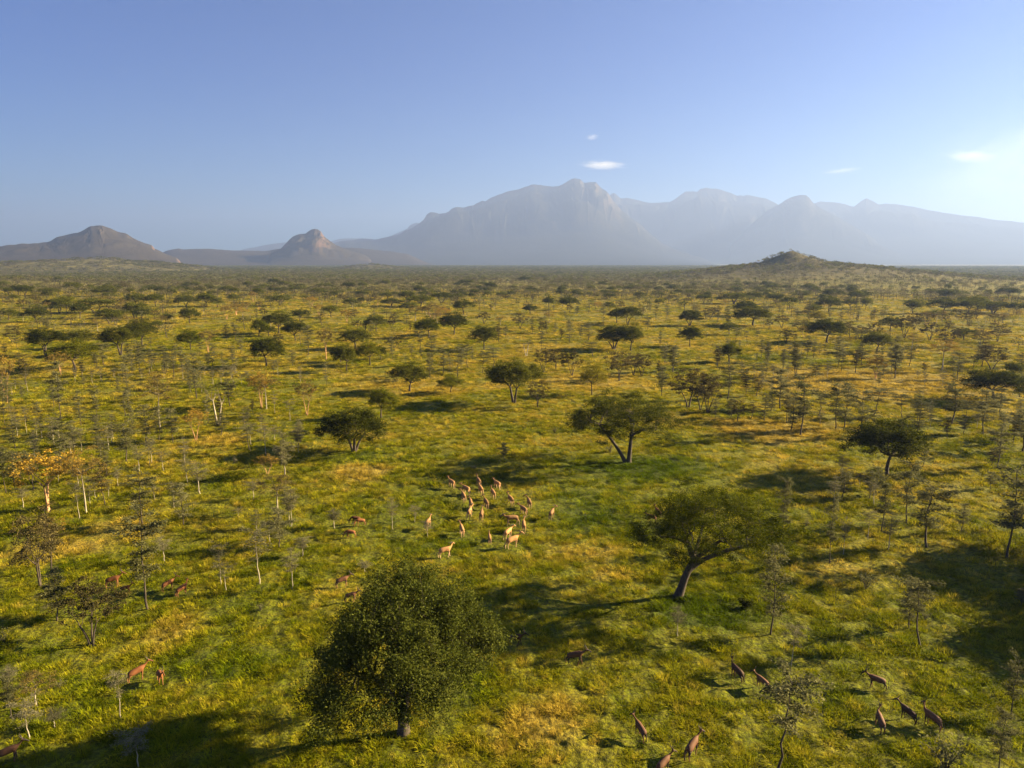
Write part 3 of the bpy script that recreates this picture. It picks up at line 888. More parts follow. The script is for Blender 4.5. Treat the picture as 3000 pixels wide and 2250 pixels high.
def size_from(px, py, top, w):
    x, y, z = G(px, py)
    dep = depth_of(x, y, z); r = w / 2 * dep / FPX
    d = math.hypot(x, y)
    H = 4.0
    for _ in range(12):       # top of the crown a little behind the trunk
        k = 1 + .35 * r / d
        _, ty = proj(x * k, y * k, z + H * .96)
        _, by = proj(x * k, y * k, z + H * .96 + 1)
        H += (ty - top) / (ty - by) * 1.0
    return x, y, z, max(H, .5), r

def put(kind, px, py, top, w, label=None, rz=None):
    x, y, z, H, r = size_from(px, py, top, w)
    return put_at(kind, x, y, z, H, r, (px, (py + top) / 2), label, rz)

def put_at(kind, x, y, z, H, r, mid, label=None, rz=None):
    H0, R0, fn = PROTO[kind]
    if kind[0] in 'UM': H = min(H, 2.2 * r + 2, 11); r *= 1.12
    scl = (r / R0, r / R0, H / H0)
    if kind[0] in 'TW': 
        s = max(.55, min(r / R0, 1.6 * H / H0)); scl = (s, s, H / H0)
    rz = rngp.uniform(0, 6.28) if rz is None else rz
    K = kind[0]
    big = r > 6 or H > 9; small = H < 5
    look = LOOK[K]
    if K in 'UM': look = ('broad ' if r > 5.5 else 'small ' if r < 3.2 else '') + LOOK[K]
    if K == 'T': look = ('tall ' if H > 8 else 'short ' if H < 4.5 else '') + LOOK[K]
    mid = mid if mid else proj(x, y, z + H * .5)
    if kind not in FIRST:
        FIRST[kind] = tree_thing(NAME[K], fn(), (x, y, z), rz, scl, CAT[K], look, GROUP[K], label, mid)
        o = FIRST[kind]
    else:
        o = copy_tree(FIRST[kind], (x, y, z), rz, scl, look, mid, GROUP[K])
        if label: o['label'] = label; THINGS.pop()
    PLACED.append((x, y, max(r, 1.0)))
    return o

# ---- the four trees that carry the picture, each with its own skeleton
def hero(name, px, py, meshes, label, rad):
    x, y, z = G(px, py)
    t = tree_thing(name, meshes, (x, y, z), 0, (1, 1, 1), 'tree', '', None, label)
    PLACED.append((x, y, rad)); return t

V = lambda *a: np.array(a, float)
hero('dense_broadleaf_tree', 1182, 2150, acacia(1, 13.4, 6.4, .28, .52, 8, 300, 520, .165, 1.0, lmat='leaf_big', trunk_r=.48, flatc=.7, asym=.34, lean=.5, hang=-2.2, up=.3,
     skeleton=[([V(0, 0, -.3), V(.05, 0, 1.2), V(0, 0, 2.6)], .50), ([V(-.05, 0, 2.0), V(-.9, -.3, 3.6), V(-2.2, -.2, 5.0)], .30), ([V(0, 0, 2.2), V(.7, .5, 4.4), V(1.6, .6, 7.4)], .32)]),
     'large dense round-crowned tree in the foreground, short thick trunk', 7)
hero('leaning_acacia', 1985, 1748, acacia(2, 12.2, 7.9, .52, .36, 7, 215, 330, .16, .98, lmat='leaf_green', trunk_r=.42, flatc=.5, asym=.14, lean=2.9,
     skeleton=[([V(0, 0, -.3), V(.7, 0, 2.2), V(1.5, 0, 4.2), V(.9, .3, 6.0)], .44), ([V(1.45, 0, 4.0), V(2.4, -.5, 5.2), V(4.0, -.8, 6.6)], .27),
               ([V(.9, 0, 2.9), V(2.6, .2, 4.1), V(5.2, .3, 5.1), V(7.2, .2, 5.6)], .27), ([V(.9, .3, 5.8), V(-.4, .6, 6.6), V(-1.9, .4, 6.5)], .17), ([V(1.5, .2, 4.2), V(2.4, 1.6, 5.6), V(3.2, 3.0, 6.9)], .2)]),
     'wide green acacia with leaning dark trunk forking low to the right', 7)
hero('two_stemmed_acacia', 1840, 1356, acacia(3, 12.2, 10.3, .52, .30, 8, 200, 210, .23, 1.15, lmat='leaf_dark', trunk_r=.42, flatc=.5, asym=.12, lean=-1.0, hang=.6,
     skeleton=[([V(.1, 0, -.3), V(.3, .1, 3.2), V(.7, .2, 7.2)], .42), ([V(-.3, 0, -.3), V(-1.8, 0, 3.0), V(-5.2, .2, 6.9)], .34), ([V(.5, 0, 5.0), V(2.2, .2, 6.1), V(4.6, .3, 6.3)], .2)]),
     'broad flat umbrella acacia with two stems parting from the ground', 9)

def L(ox, oy, s, rows, auto=True):
    for row in rows:
        kind, x, y, top, w = row[:5]
        lab = row[5] if len(row) > 5 else None
        put(kind, ox + x / s, oy + y / s, oy + top / s, w / s, lab)

# ---- region (1500,1000) 1.4747
s = 1.4747
L(1500, 1000, s, [
 ('U4', -680, 478, 275, 255, 'compact dark acacia with forked stem, left of the centre clearing'), ('U3', -565, 330, 205, 120, 'small round tree peeking up behind the compact dark acacia'),
 ('U1', 1620, 580, 330, 285, 'lone round dark acacia above its own shadow, right side'),
 ('U2', 10, 268, 70, 210, 'wide layered acacia with forked dark stem, behind the two-stemmed acacia'),
 ('B1', 110, 285, 165, 110), ('B0', 135, 135, 30, 100), ('B1', 190, 122, 28, 110), ('B0', 258, 152, 38, 100),
 ('Y0', 345, 233, 88, 115, 'small yellow-green tree with thin curved trunk beside brown acacias'),
 ('B1', 463, 170, 38, 140), ('B0', 525, 150, 50, 95), ('B1', 560, 150, 50, 90),
 ('B0', 762, 288, 115, 190), ('B1', 812, 302, 135, 125), ('B0', 845, 312, 140, 140),
 ('U1', 2075, 262, 118, 235, 'very dark spreading acacia near the right edge, hiding its trunk'),
 ('U3', 938, 93, 10, 80),
 ('T2', 885, 120, 28, 50), ('T0', 658, 95, 25, 45), ('T3', 695, 130, 28, 70), ('T0', 646, 235, 120, 55), ('T1', 930, 250, 98, 90), ('T2', 1010, 232, 140, 62),
 ('T2', 1055, 237, 158, 62), ('T0', 1157, 292, 130, 115), ('T3', 1090, 347, 228, 60), ('T3', 1118, 302, 222, 60), ('T2', 1185, 352, 222, 62), ('T3', 1205, 387, 228, 90),
 ('T1', 1245, 407, 160, 120), ('T4', 1325, 327, 225, 115), ('T1', 1398, 382, 195, 105), ('T3', 1437, 372, 185, 90), ('T1', 1502, 412, 222, 100), ('T4', 1560, 322, 203, 95),
 ('T4', 1688, 332, 233, 95), ('T3', 1752, 400, 260, 95), ('T1', 1898, 362, 188, 135), ('T0', 1950, 402, 325, 75), ('T0', 2035, 402, 222, 90), ('T0', 2105, 325, 210, 85),
 ('T0', 2095, 555, 328, 105), ('T1', 2205, 472, 310, 120), ('T3', 878, 332, 250, 42), ('T3', 945, 332, 250, 60), ('B1', 975, 347, 250, 90), ('T2', 1035, 332, 265, 50),
 ('T0', 1775, 542, 450, 55), ('T2', 2070, 542, 470, 62), ('T1', 1595, 825, 588, 105), ('T1', 1705, 787, 533, 115),
 ('T1', 1792, 887, 623, 180), ('T0', 1940, 822, 708, 65), ('T0', 2068, 637, 568, 55), ('T1', 2137, 937, 556, 190), ('T0', 1170, 117, 40, 35), ('T3', 1225, 152, 22, 58),
 ('T0', 1105, 92, 8, 35), ('T0', 1655, 160, 28, 65), ('T2', 1880, 422, 330, 60), ('T2', 2165, 440, 330, 70), ('S1', 185, 395, 365, 40), ('S0', 425, 480, 440, 50)])
# ---- region (1800,1300) 1.7467
s = 1.7467
L(1800, 1300, s, [
 ('T3', 797, 980, 530, 160), ('W1', 905, 1135, 930, 120), ('T3', 1508, 945, 708, 125), ('T4', 1567, 1035, 698, 185), ('T1', 862, 520, 196, 95), ('T1', 1102, 612, 272, 80),
 ('T4', 828, 1690, 1160, 270, 'bent dark-stemmed thorn tree rising from the bottom edge of the view'), ('W0', 325, 985, 835, 62), ('T1', 2035, 1392, 1105, 135), ('T0', 1965, 1690, 1385, 130),
 ('S1', 1700, 1670, 1450, 270), ('T0', 2085, 830, 745, 70), ('S1', 1285, 745, 640, 120), ('S1', 1590, 900, 850, 70), ('S0', 980, 420, 385, 55), ('S2', 668, 840, 775, 95, 'low dark thicket in a hollow right of the leaning acacia')])  # the last, dark bush is added in place of a dark hollow under grass
# ---- region (0,1000) 2.212
s = 2.212
L(0, 1000, s, [
 ('P0', 312, 1105, 715, 430, 'wide acacia covered in orange-yellow blossom with several orange stems'),
 ('P1', 558, 1112, 690, 240), ('W1', 515, 1152, 930, 110), ('T2', 680, 1062, 800, 130), ('P0', 45, 400, 90, 130), ('P1', 1040, 572, 200, 200),
 ('W2', 1417, 547, 240, 220, 'bare white-barked tree with open V-shaped limbs'), ('P0', 1270, 642, 440, 155), ('P0', 1695, 432, 205, 160), ('P1', 1727, 442, 200, 170),
 ('P0', 1990, 482, 258, 150), ('T1', 925, 1185, 858, 180), ('P0', 1735, 860, 735, 160), ('P1', 1800, 1117, 850, 250),
 ('T2', 165, 287, 100, 105), ('T0', 615, 156, 90, 25), ('T1', 675, 156, 20, 90), ('T1', 910, 215, 10, 90), ('T3', 985, 162, 60, 90), ('T1', 1075, 222, 80, 75), ('T1', 1125, 242, 60, 90),
 ('T3', 830, 432, 108, 85), ('T0', 395, 502, 158, 115), ('T0', 350, 430, 260, 60), ('T3', 30, 532, 240, 60), ('T3', 60, 432, 258, 75), ('T3', 140, 367, 258, 55), ('T3', 255, 562, 400, 65),
 ('T3', 525, 547, 330, 75), ('T1', 630, 517, 300, 65), ('T3', 235, 752, 578, 55), ('T3', 765, 332, 238, 45), ('T1', 815, 482, 330, 95), ('T3', 1230, 312, 150, 65), ('T3', 1275, 372, 88, 115),
 ('T3', 1380, 166, 20, 62), ('T1', 1605, 522, 428, 55), ('W0', 460, 742, 628, 110), ('W1', 625, 602, 480, 85), ('T4', 165, 562, 490, 65), ('T1', 820, 782, 538, 170), ('T3', 945, 652, 418, 125),
 ('T3', 1030, 642, 428, 105), ('T3', 860, 612, 400, 65), ('W0', 985, 792, 600, 85), ('W0', 905, 842, 678, 115), ('W1', 1060, 842, 718, 95), ('W1', 1215, 917, 768, 110), ('W0', 1298, 987, 788, 150),
 ('W1', 1128, 1072, 918, 120), ('W0', 1640, 1022, 888, 140), ('W0', 1883, 1202, 948, 140), ('T0', 1845, 882, 608, 105), ('W0', 2165, 1207, 1093, 105), ('W0', 1662, 1262, 1098, 85),
 ('W1', 1750, 1302, 1180, 110), ('W1', 1960, 1392, 1270, 150), ('W0', 1066, 1425, 1265, 130), ('T0', 1490, 425, 215, 110), ('T0', 1350, 530, 330, 55), ('T2', 1435, 520, 350, 70),
 ('W1', 1003, 1022, 940, 60), ('W0', 588, 1058, 940, 50), ('W1', 705, 1010, 900, 50), ('S0', 1520, 790, 745, 60), ('S0', 330, 640, 580, 70), ('S0', 100, 770, 720, 80), ('W0', 470, 600, 550, 50),
 ('T2', 1640, 470, 380, 40), ('W1', 1545, 1140, 1080, 60), ('T3', 545, 290, 230, 40), ('W0', 150, 1080, 930, 110)])
# ---- region (0,1500) 2.212
L(0, 1500, s, [
 ('B1', 262, 478, 0, 330, 'tall grey-leaved tree with two dark stems above the left antelopes'), ('T2', 335, 408, -20, 200), ('T1', 958, 636, 20, 260), ('T0', 370, 707, 400, 210),
 ('B0', 597, 862, 425, 380, 'bushy grey-leaved acacia just below the left antelope pair'), ('P1', 345, 232, 30, 180), ('W1', 1682, 472, 130, 230, 'pale-trunked sapling with reddish stem left of the dense foreground tree'),
 ('P1', 238, 1265, 1030, 270), ('W1', 190, 1475, 1245, 210), ('W0', 357, 1392, 1270, 160), ('W1', 782, 1335, 1045, 130), ('W1', 900, 1655, 1405, 280), ('T0', 75, 1335, 1090, 130),
 ('S1', 20, 850, 740, 90), ('S1', 385, 1140, 1080, 90), ('S0', 1690, 640, 590, 90), ('S0', 1420, 300, 260, 90), ('W0', 60, 1110, 1010, 120)])
# ---- region (800,1300) 1.746
s = 1.746
L(800, 1300, s, [('W1', 60, 165, 10, 120), ('W0', 92, 425, 240, 90), ('W0', 315, 430, 335, 80), ('W0', 150, 575, 480, 110), ('W0', 613, 440, 280, 70), ('W1', 725, 400, 320, 80), ('W1', 790, 480, 405, 60),
 ('T0', 1182, 85, 0, 60), ('W0', 470, 655, 600, 90), ('T0', 410, 48, -40, 10), ('S0', 1030, 130, 105, 60)][:9] + [('S0', 1030, 130, 105, 60)])
# ---- region (0,750) 2.212
s = 2.212
L(0, 750, s, [
 ('M0', 235, 430, 335, 140), ('M1', 55, 415, 340, 120), ('M2', 165, 270, 190, 105), ('M1', 120, 255, 185, 100), ('M2', 305, 260, 205, 115), ('M0', 380, 172, 130, 42), ('M4', 470, 230, 138, 105), ('M0', 665, 265, 205, 120),
 ('M1', 695, 232, 185, 85), ('M3', 840, 250, 208, 48), ('M4', 385, 372, 262, 110), ('M4', 330, 340, 275, 90), ('M3', 430, 340, 258, 110), ('M0', 520, 405, 303, 108), ('M2', 715, 437, 338, 140), ('M2', 620, 372, 258, 180), ('M4', 875, 402, 262, 170),
 ('M0', 920, 417, 338, 112), ('M1', 880, 330, 240, 130), ('M3', 1008, 332, 243, 95), ('M1', 1230, 437, 335, 108), ('M4', 1205, 332, 248, 115), ('M3', 1338, 330, 238, 105), ('U0', 920, 577, 413, 185),
 ('U2', 785, 642, 453, 220), ('U2', 300, 652, 473, 228), ('U3', 485, 742, 553, 260), ('U1', 525, 600, 475, 165), ('B1', 85, 567, 448, 115), ('M1', 1025, 482, 415, 68), ('U3', 1235, 607, 483, 122),
 ('U3', 1680, 522, 413, 115), ('M1', 1740, 520, 453, 95), ('U0', 1808, 502, 343, 165), ('U0', 1915, 552, 418, 145), ('M0', 1945, 422, 343, 105), ('M3', 2145, 397, 318, 105), ('P0', 2115, 672, 468, 120),
 ('U1', 1725, 717, 523, 205), ('M0', 1815, 322, 248, 160), ('M1', 1515, 302, 243, 75), ('P0', 1530, 382, 305, 135), ('P0', 1350, 627, 480, 105), ('T1', 2000, 642, 468, 85), ('U1', 2205, 690, 578, 120),
 ('T3', 1470, 547, 450, 62), ('T1', 1525, 547, 438, 75), ('M4', 1410, 330, 265, 80), ('M4', 1665, 275, 190, 60), ('M1', 1475, 250, 190, 80), ('M0', 1380, 265, 222, 65), ('M0', 1110, 265, 212, 55), ('M1', 1165, 235, 200, 50),
 ('M0', 265, 155, 130, 60), ('M1', 30, 190, 145, 70), ('M2', 950, 225, 195, 70), ('M1', 1000, 235, 195, 60), ('M0', 1225, 200, 170, 80), ('M1', 1270, 210, 165, 90), ('M0', 2170, 275, 225, 55), ('M1', 2060, 260, 205, 110), ('M2', 1920, 240, 195, 90),
 ('M0', 1610, 210, 160, 60), ('M1', 1720, 222, 180, 70), ('M0', 1780, 190, 145, 60), ('M3', 1840, 205, 160, 60), ('P0', 2020, 320, 265, 90), ('P0', 1640, 300, 232, 60), ('B0', 800, 225, 160, 50), ('B1', 250, 330, 280, 70),
 ('P1', 790, 372, 270, 70), ('B0', 150, 340, 278, 80), ('T3', 1650, 660, 600, 30), ('T3', 1440, 690, 630, 30), ('T1', 975, 585, 530, 40), ('T3', 2115, 838, 690, 40), ('T2', 2085, 450, 370, 60), ('P1', 1575, 410, 330, 90), ('P0', 1470, 410, 320, 90)])
# ---- region (1000,750) 2.212
L(1000, 750, s, [
 ('M1', 65, 332, 273, 98), ('M1', 225, 492, 378, 118), ('M1', 325, 325, 275, 145), ('M3', 515, 330, 252, 165), ('M2', 650, 305, 233, 115), ('M1', 790, 372, 284, 132), ('U0', 732, 512, 348, 165),
 ('U3', 568, 532, 403, 145), ('P0', 590, 420, 308, 150), ('P0', 660, 430, 330, 120), ('P1', 480, 420, 320, 120), ('U1', 90, 602, 468, 185), ('U3', 185, 707, 558, 155), ('M1', 255, 672, 580, 85), ('U1', 35, 747, 568, 135), ('U1', 925, 607, 448, 155),
 ('M0', 1465, 352, 263, 115), ('M1', 1345, 332, 263, 75), ('U0', 443, 877, 693, 220), ('U3', 710, 886, 773, 145), ('U0', 1875, 612, 443, 150), ('U4', 1765, 606, 438, 205), ('M2', 1855, 447, 318, 145),
 ('M1', 1785, 434, 338, 115), ('W2', 1197, 652, 508, 115), ('T4', 990, 737, 598, 115), ('T4', 912, 757, 623, 95), ('M0', 1985, 225, 188, 85), ('M0', 1870, 235, 190, 90), ('M1', 970, 225, 160, 80), ('M0', 660, 190, 160, 60),
 ('M0', 815, 195, 150, 90), ('M1', 1190, 170, 130, 90), ('M0', 290, 200, 150, 60), ('M0', 50, 225, 165, 85), ('M1', 140, 215, 165, 65), ('M0', 425, 300, 210, 105), ('M1', 510, 245, 195, 90), ('B1', 1070, 290, 245, 60), ('M1', 870, 225, 185, 70),
 ('M0', 1410, 120, 100, 60), ('M0', 1310, 145, 118, 60), ('M1', 2140, 230, 185, 60), ('M1', 1930, 280, 230, 75), ('M0', 1750, 260, 220, 80), ('M1', 1430, 235, 190, 60), ('B0', 925, 440, 360, 100), ('B1', 1160, 470, 370, 120),
 ('T3', 330, 667, 528, 55), ('T0', 585, 712, 533, 85), ('T0', 575, 792, 638, 65), ('T1', 660, 772, 598, 95), ('T3', 700, 757, 658, 55), ('T4', 750, 797, 598, 125), ('T3', 775, 732, 598, 55), ('T4', 820, 727, 578, 85),
 ('T3', 848, 685, 588, 42), ('T1', 455, 652, 578, 45), ('T3', 520, 662, 598, 45), ('T1', 510, 597, 478, 65), ('T2', 1018, 557, 448, 85), ('T3', 1295, 592, 488, 55), ('T4', 1280, 485, 398, 75), ('T2', 1425, 537, 468, 65),
 ('T3', 1480, 562, 428, 62), ('T3', 1600, 545, 438, 95), ('T1', 1985, 482, 388, 52), ('T1', 2095, 702, 588, 65), ('T1', 2150, 752, 588, 85), ('T4', 1635, 660, 560, 85), ('T0', 2075, 884, 728, 75), ('T3', 1238, 505, 398, 42),
 ('T3', 1385, 505, 440, 40), ('T1', 1330, 500, 420, 50), ('T3', 1065, 530, 450, 40), ('T3', 1550, 530, 460, 50), ('T2', 1240, 300, 240, 60), ('T3', 2000, 365, 310, 40), ('T3', 2040, 400, 320, 40), ('T3', 2110, 400, 310, 40), ('T3', 1700, 390, 310, 60)])
# ---- region (2000,700) 2.212
L(2000, 700, s, [
 ('M0', 705, 134, 104, 40), ('M1', 748, 138, 114, 52), ('T4', 555, 172, 140, 22), ('M4', 800, 164, 138, 42), ('M1', 520, 180, 156, 42), ('M0', 670, 200, 170, 60), ('M1', 925, 195, 170, 60), ('M0', 1040, 200, 174, 40),
 ('U1', 45, 697, 563, 125), ('U4', 45, 562, 453, 135), ('U3', 298, 802, 678, 108), ('M1', 300, 622, 540, 115), ('U1', 455, 562, 425, 220), ('M1', 410, 500, 398, 150), ('M0', 600, 422, 353, 98), ('M0', 690, 442, 373, 98), ('M0', 585, 335, 288, 92), ('M4', 330, 420, 342, 185),
 ('M1', 460, 405, 342, 115), ('M1', 945, 474, 355, 135), ('M0', 1085, 452, 388, 92), ('M1', 1125, 404, 333, 110), ('U1', 935, 672, 508, 235), ('U1', 1260, 739, 598, 175), ('B0', 1435, 642, 498, 155), ('M1', 1345, 602, 500, 115),
 ('M0', 1490, 487, 388, 118), ('M1', 1690, 484, 368, 175), ('M0', 1850, 487, 378, 135), ('M4', 2010, 482, 398, 205), ('M0', 2165, 487, 408, 120), ('M1', 1910, 464, 363, 135), ('M0', 1710, 394, 308, 125), ('M0', 2110, 384, 308, 115),
 ('M1', 1820, 654, 578, 135), ('Y0', 870, 545, 458, 105), ('P1', 1680, 852, 648, 190), ('M0', 2140, 905, 795, 120), ('M0', 430, 310, 278, 50), ('M0', 530, 305, 270, 40), ('M1', 860, 360, 315, 70), ('M0', 960, 385, 330, 130), ('M4', 745, 360, 330, 50),
 ('M0', 1100, 300, 255, 60), ('M0', 1200, 290, 262, 60), ('M0', 955, 295, 262, 60), ('M1', 820, 300, 260, 90), ('M0', 1800, 370, 340, 80), ('P0', 2040, 560, 480, 130), ('P0', 1580, 560, 470, 130),
 ('T1', 225, 837, 698, 65), ('T4', 335, 682, 578, 65), ('T4', 420, 682, 598, 45), ('T4', 475, 672, 598, 35), ('T3', 650, 842, 728, 45), ('T3', 690, 812, 678, 65), ('T0', 728, 892, 688, 95), ('T3', 550, 802, 688, 45),
 ('T0', 805, 772, 638, 65), ('T1', 845, 772, 658, 65), ('T3', 885, 752, 678, 35), ('T4', 918, 772, 688, 45), ('T0', 1005, 837, 663, 75), ('T0', 1160, 822, 688, 85), ('T2', 1120, 867, 728, 105), ('T0', 1375, 902, 648, 95),
 ('T1', 1470, 822, 698, 115), ('T0', 1780, 912, 748, 125), ('T2', 1940, 832, 678, 125), ('T3', 1300, 872, 798, 62), ('T4', 480, 787, 743, 35), ('T3', 370, 702, 658, 25), ('T2', 1560, 870, 800, 70), ('B1', 2000, 850, 690, 200), ('B0', 1150, 650, 560, 130),
 ('B0', 1230, 640, 540, 110), ('B1', 1060, 620, 530, 120), ('B1', 760, 600, 520, 120), ('B0', 640, 580, 490, 110), ('B0', 1600, 660, 540, 140), ('B1', 2040, 670, 540, 160), ('B0', 1930, 700, 600, 120), ('B1', 1500, 590, 480, 90),
 ('T3', 80, 500, 430, 60), ('T2', 150, 520, 440, 60), ('T2', 230, 520, 440, 80), ('T3', 290, 560, 440, 60), ('T3', 740, 500, 450, 60), ('T3', 815, 510, 410, 40), ('T3', 1140, 520, 440, 50), ('T2', 1240, 530, 450, 60), ('B1', 1720, 700, 560, 150), ('B0', 1850, 560, 470, 120)])
for (qx, qy, qh, qr) in ((2860, 1700, 10, 8.0), (3010, 1930, 8, 6.0)):     # stand just outside the view; their shadows lie in it
    gx, gy, gz = G(qx, qy); off = qh * .72 / math.tan(SUN_EL)
    gx += off * math.sin(SUN_AZ); gy += off * math.cos(SUN_AZ)
    put_at('U1', gx, gy, float(terr(gx, gy)), qh, qr, (3300, qy))
print('listed trees', len(THINGS), 'placed', len(PLACED))

for (bx, by) in ((332, 1720), (368, 1740), (493, 1730), (534, 1745), (402, 1996), (470, 2002), (2570, 2020), (2580, 2140), (2660, 2115), (2730, 2130), (2160, 1990), (2230, 2018), (1030, 1540), (1040, 1575), (1000, 1720)):
    gx, gy, gz = G(bx, by)
    for q in (1, .95, .9, .85): PLACED.append((gx * q, gy * q, 2.4))      # room for the animals
# ---- the rest of the trees one can count, found by density, then the woodland that reads as one mass
def free(x, y, r):
    P = np.array(PLACED)
    d = np.hypot(P[:, 0] - x, P[:, 1] - y)
    return not np.any(d < (P[:, 2] + r) * .75)

def dens(x, y, d):
    c = fbm(x / 140, y / 140, 61, 3)
    base = sstep(240, 1000, d)
    g = np.where(d < 650, sstep(.50, .75, c), sstep(.30, .55, c))
    return np.clip(.05 + .95 * base * (.35 + .65 * g), 0, 1)

def fill(kinds, n, r0, r1, Hs, Rs, seed, power=1.6, sides=False):
    rng = np.random.default_rng(seed); k = 0
    for _ in range(n * 40):
        if k >= n: break
        x, y, r = wedge(rng, r0, r1, 1, 37, power)
        x = x[0]; y = y[0]; r = r[0]
        if sides:
            u, v = proj(x, y, float(terr(x, y)))
            if 900 < u < 2400 - max(0, (1350 - v)) * 1.1 or not 0 < u < 3000: continue
            if fbm(x / 22, y / 22, 71, 2) < rng.uniform(.38, .62): continue
        elif rng.uniform() > dens(x, y, r): continue
        H = rng.uniform(*Hs); q = rng.uniform(*Rs)
        if not free(x, y, q): continue
        z = float(terr(x, y)); u, v = proj(x, y, z + H / 2)
        if not (0 < u < 3000): continue
        put_at(str(rng.choice(kinds)), x, y, z - .05, H, q, (u, v)); k += 1
    print('fill', kinds, k)
cnt = lambda K: sum(1 for t in THINGS if t[1].endswith(LOOK[K]))
print({K: cnt(K) for K in 'UBYPWTS'})
fill(['M0', 'M1', 'M2', 'M4'], max(0, 292 - cnt('U')), 420, 1050, (5.5, 8.5), (3.2, 6.0), 5, 1.7)
fill(['T0', 'T1', 'T3', 'T4'], 75, 85, 300, (4, 7), (1.0, 1.9), 16, 1.7, True)
fill(['W0', 'W1'], 110, 75, 260, (2.5, 5.5), (.8, 1.5), 18, 1.7, True)
fill(['T0', 'T2', 'T3', 'T4'], max(0, 292 - cnt('T')), 200, 520, (4, 7), (1.0, 2.0), 6, 1.4)
fill(['B0', 'B1'], 80, 280, 700, (4.5, 7), (2.2, 3.8), 7, 1.6)
fill(['P0', 'P1'], 26, 230, 600, (5.5, 8), (2.8, 4.2), 8, 1.6)

def build_woodland():
    pr = [lowtree(1, 6.2, 3.4, .45, 170, .75, 'leaf_mid'), lowtree(2, 6.5, 2.6, .35, 130, .6, 'leaf_far', .14), lowtree(3, 5.5, 1.6, .25, 90, .5, 'leaf_grey', .1),
          lowtree(4, 7.0, 3.8, .55, 170, .75, 'leaf_far', .16), lowtree(5, 6.0, 1.9, .30, 90, .5, 'leaf_grey', .12, bmat='bark_pale'),
          lowtree(6, 6.5, 4.4, .5, 60, 1.5, 'leaf_mid'), lowtree(7, 5.5, 3.6, .2, 50, 1.5, 'leaf_far'), lowtree(8, 5.5, 3.8, .25, 50, 1.5, 'leaf_grey')]
    rng = np.random.default_rng(99)
    P = []; I = []; S = []
    PL = np.array(PLACED)
    for (r0, r1, per, kinds, w, sc) in ((300, 520, 105, (2, 4, 1, 3), (.45, .15, .3, .1), 1.0), (520, 1300, 68, (0, 1, 2, 3, 4), (.12, .28, .34, .14, .12), 1.0), (1300, 2600, 70, (5, 6, 7, 1), (.18, .37, .35, .10), 1.0), (2600, 6500, 300, (5, 6, 7), (.3, .4, .3), 1.9)):
        n = int(math.pi * (r1 ** 2 - r0 ** 2) * 86 / 360 / per)
        x, y, r = wedge(rng, r0, r1, n, 43)
        k = rng.uniform(0, 1, n) < dens(x, y, r) * np.where((np.hypot(x - HX, y - HY) < 300), 1.0, 1.0) * 1.0
        x = x[k]; y = y[k]; r = r[k]
        if r0 < 1100:
            dd = np.ones(len(x), bool)
            for (a, b, q) in PL:
                dd &= np.hypot(x - a, y - b) > q * .8
            x = x[dd]; y = y[dd]
        z = terr(x, y) - .1
        P.append(np.stack([x, y, z], 1)); I.append(rng.choice(kinds, len(x), p=w))
        s = sc * rng.uniform(.6, 1.25, len(x)); S.append(np.stack([s * rng.uniform(.8, 1.25, len(x)), s * rng.uniform(.8, 1.25, len(x)), s / (sc ** .6)], 1))
    P = np.concatenate(P); I = np.concatenate(I); S = np.concatenate(S); n = len(P)
    rot = np.stack([np.zeros(n), np.zeros(n), rng.uniform(0, 6.28, n)], 1)
    o = scatter('far_woodland', pr, P, rot, S, I)
    tag(o, 'thin grey-green woodland merging together across the far plain', 'woodland', kind='stuff')
    print('woodland', n)
build_woodland()
# ------------------------------------------------------------------ antelopes
def mat_coat(name, body, leg, belly, thigh=None, face=None, zs=1.0):
    m, nt, out = newmat(name); N = NT(nt)
    tc = N.n('ShaderNodeTexCoord'); sep = N.n('ShaderNodeSeparateXYZ'); N.l(tc.outputs['Object'], sep.inputs[0])
    oi = N.n('ShaderNodeObjectInfo')
    nz = N.noise(tc.outputs['Object'], 3.0, 3, .6)
    x = sep.outputs['X']; z = N.math('ADD', sep.outputs['Z'], N.math('MULTIPLY', N.math('SUBTRACT', nz, .5), .25))
    col = N.mix(N.maprange(nz, .3, .7), body, tuple(c * .8 for c in body))
    col = N.mix(N.maprange(z, .80 * zs, .98 * zs, 1, 0), col, belly)
    if thigh:
        ax = N.math('ABSOLUTE', N.math('SUBTRACT', N.math('ABSOLUTE', x), .52 * zs))
        col = N.mix(N.math('MULTIPLY', N.maprange(ax, .18, .34, 1, 0), N.math('MULTIPLY', N.maprange(z, .5 * zs, .6 * zs), N.maprange(z, .85 * zs, 1.0 * zs, 1, 0))), col, thigh)
    col = N.mix(N.maprange(z, .50 * zs, .62 * zs, 1, 0), col, leg)
    if face: col = N.mix(N.maprange(x, 1.12 * zs, 1.25 * zs), col, face)
    hv = N.n('ShaderNodeHueSaturation'); N.l(col, hv.inputs['Color']); N.l(N.maprange(oi.outputs['Random'], 0, 1, .50, 1.45, False), hv.inputs['Value']); col = hv.outputs[0]
    bs = N.n('ShaderNodeBsdfPrincipled'); bs.inputs['Roughness'].default_value = .75; bs.inputs['Specular IOR Level'].default_value = .3
    N.l(col, bs.inputs['Base Color']); N.l(bs.outputs[0], out.inputs['Surface'])
    return m
M['eland'] = mat_coat('tan_coat', (.34, .175, .062), (.45, .30, .17), (.40, .23, .11), face=(.25, .14, .07))
M['topi'] = mat_coat('red_brown_coat', (.105, .046, .021), (.15, .07, .03), (.09, .038, .018), thigh=(.035, .022, .022), face=(.030, .018, .016), zs=.82)
M['harte'] = mat_coat('tawny_coat', (.17, .060, .017), (.19, .085, .032), (.19, .078, .028), face=(.10, .035, .014), zs=.82)
M['horn'] = mat_bark('horn', (.02, .016, .012), (.07, .055, .045), 10)
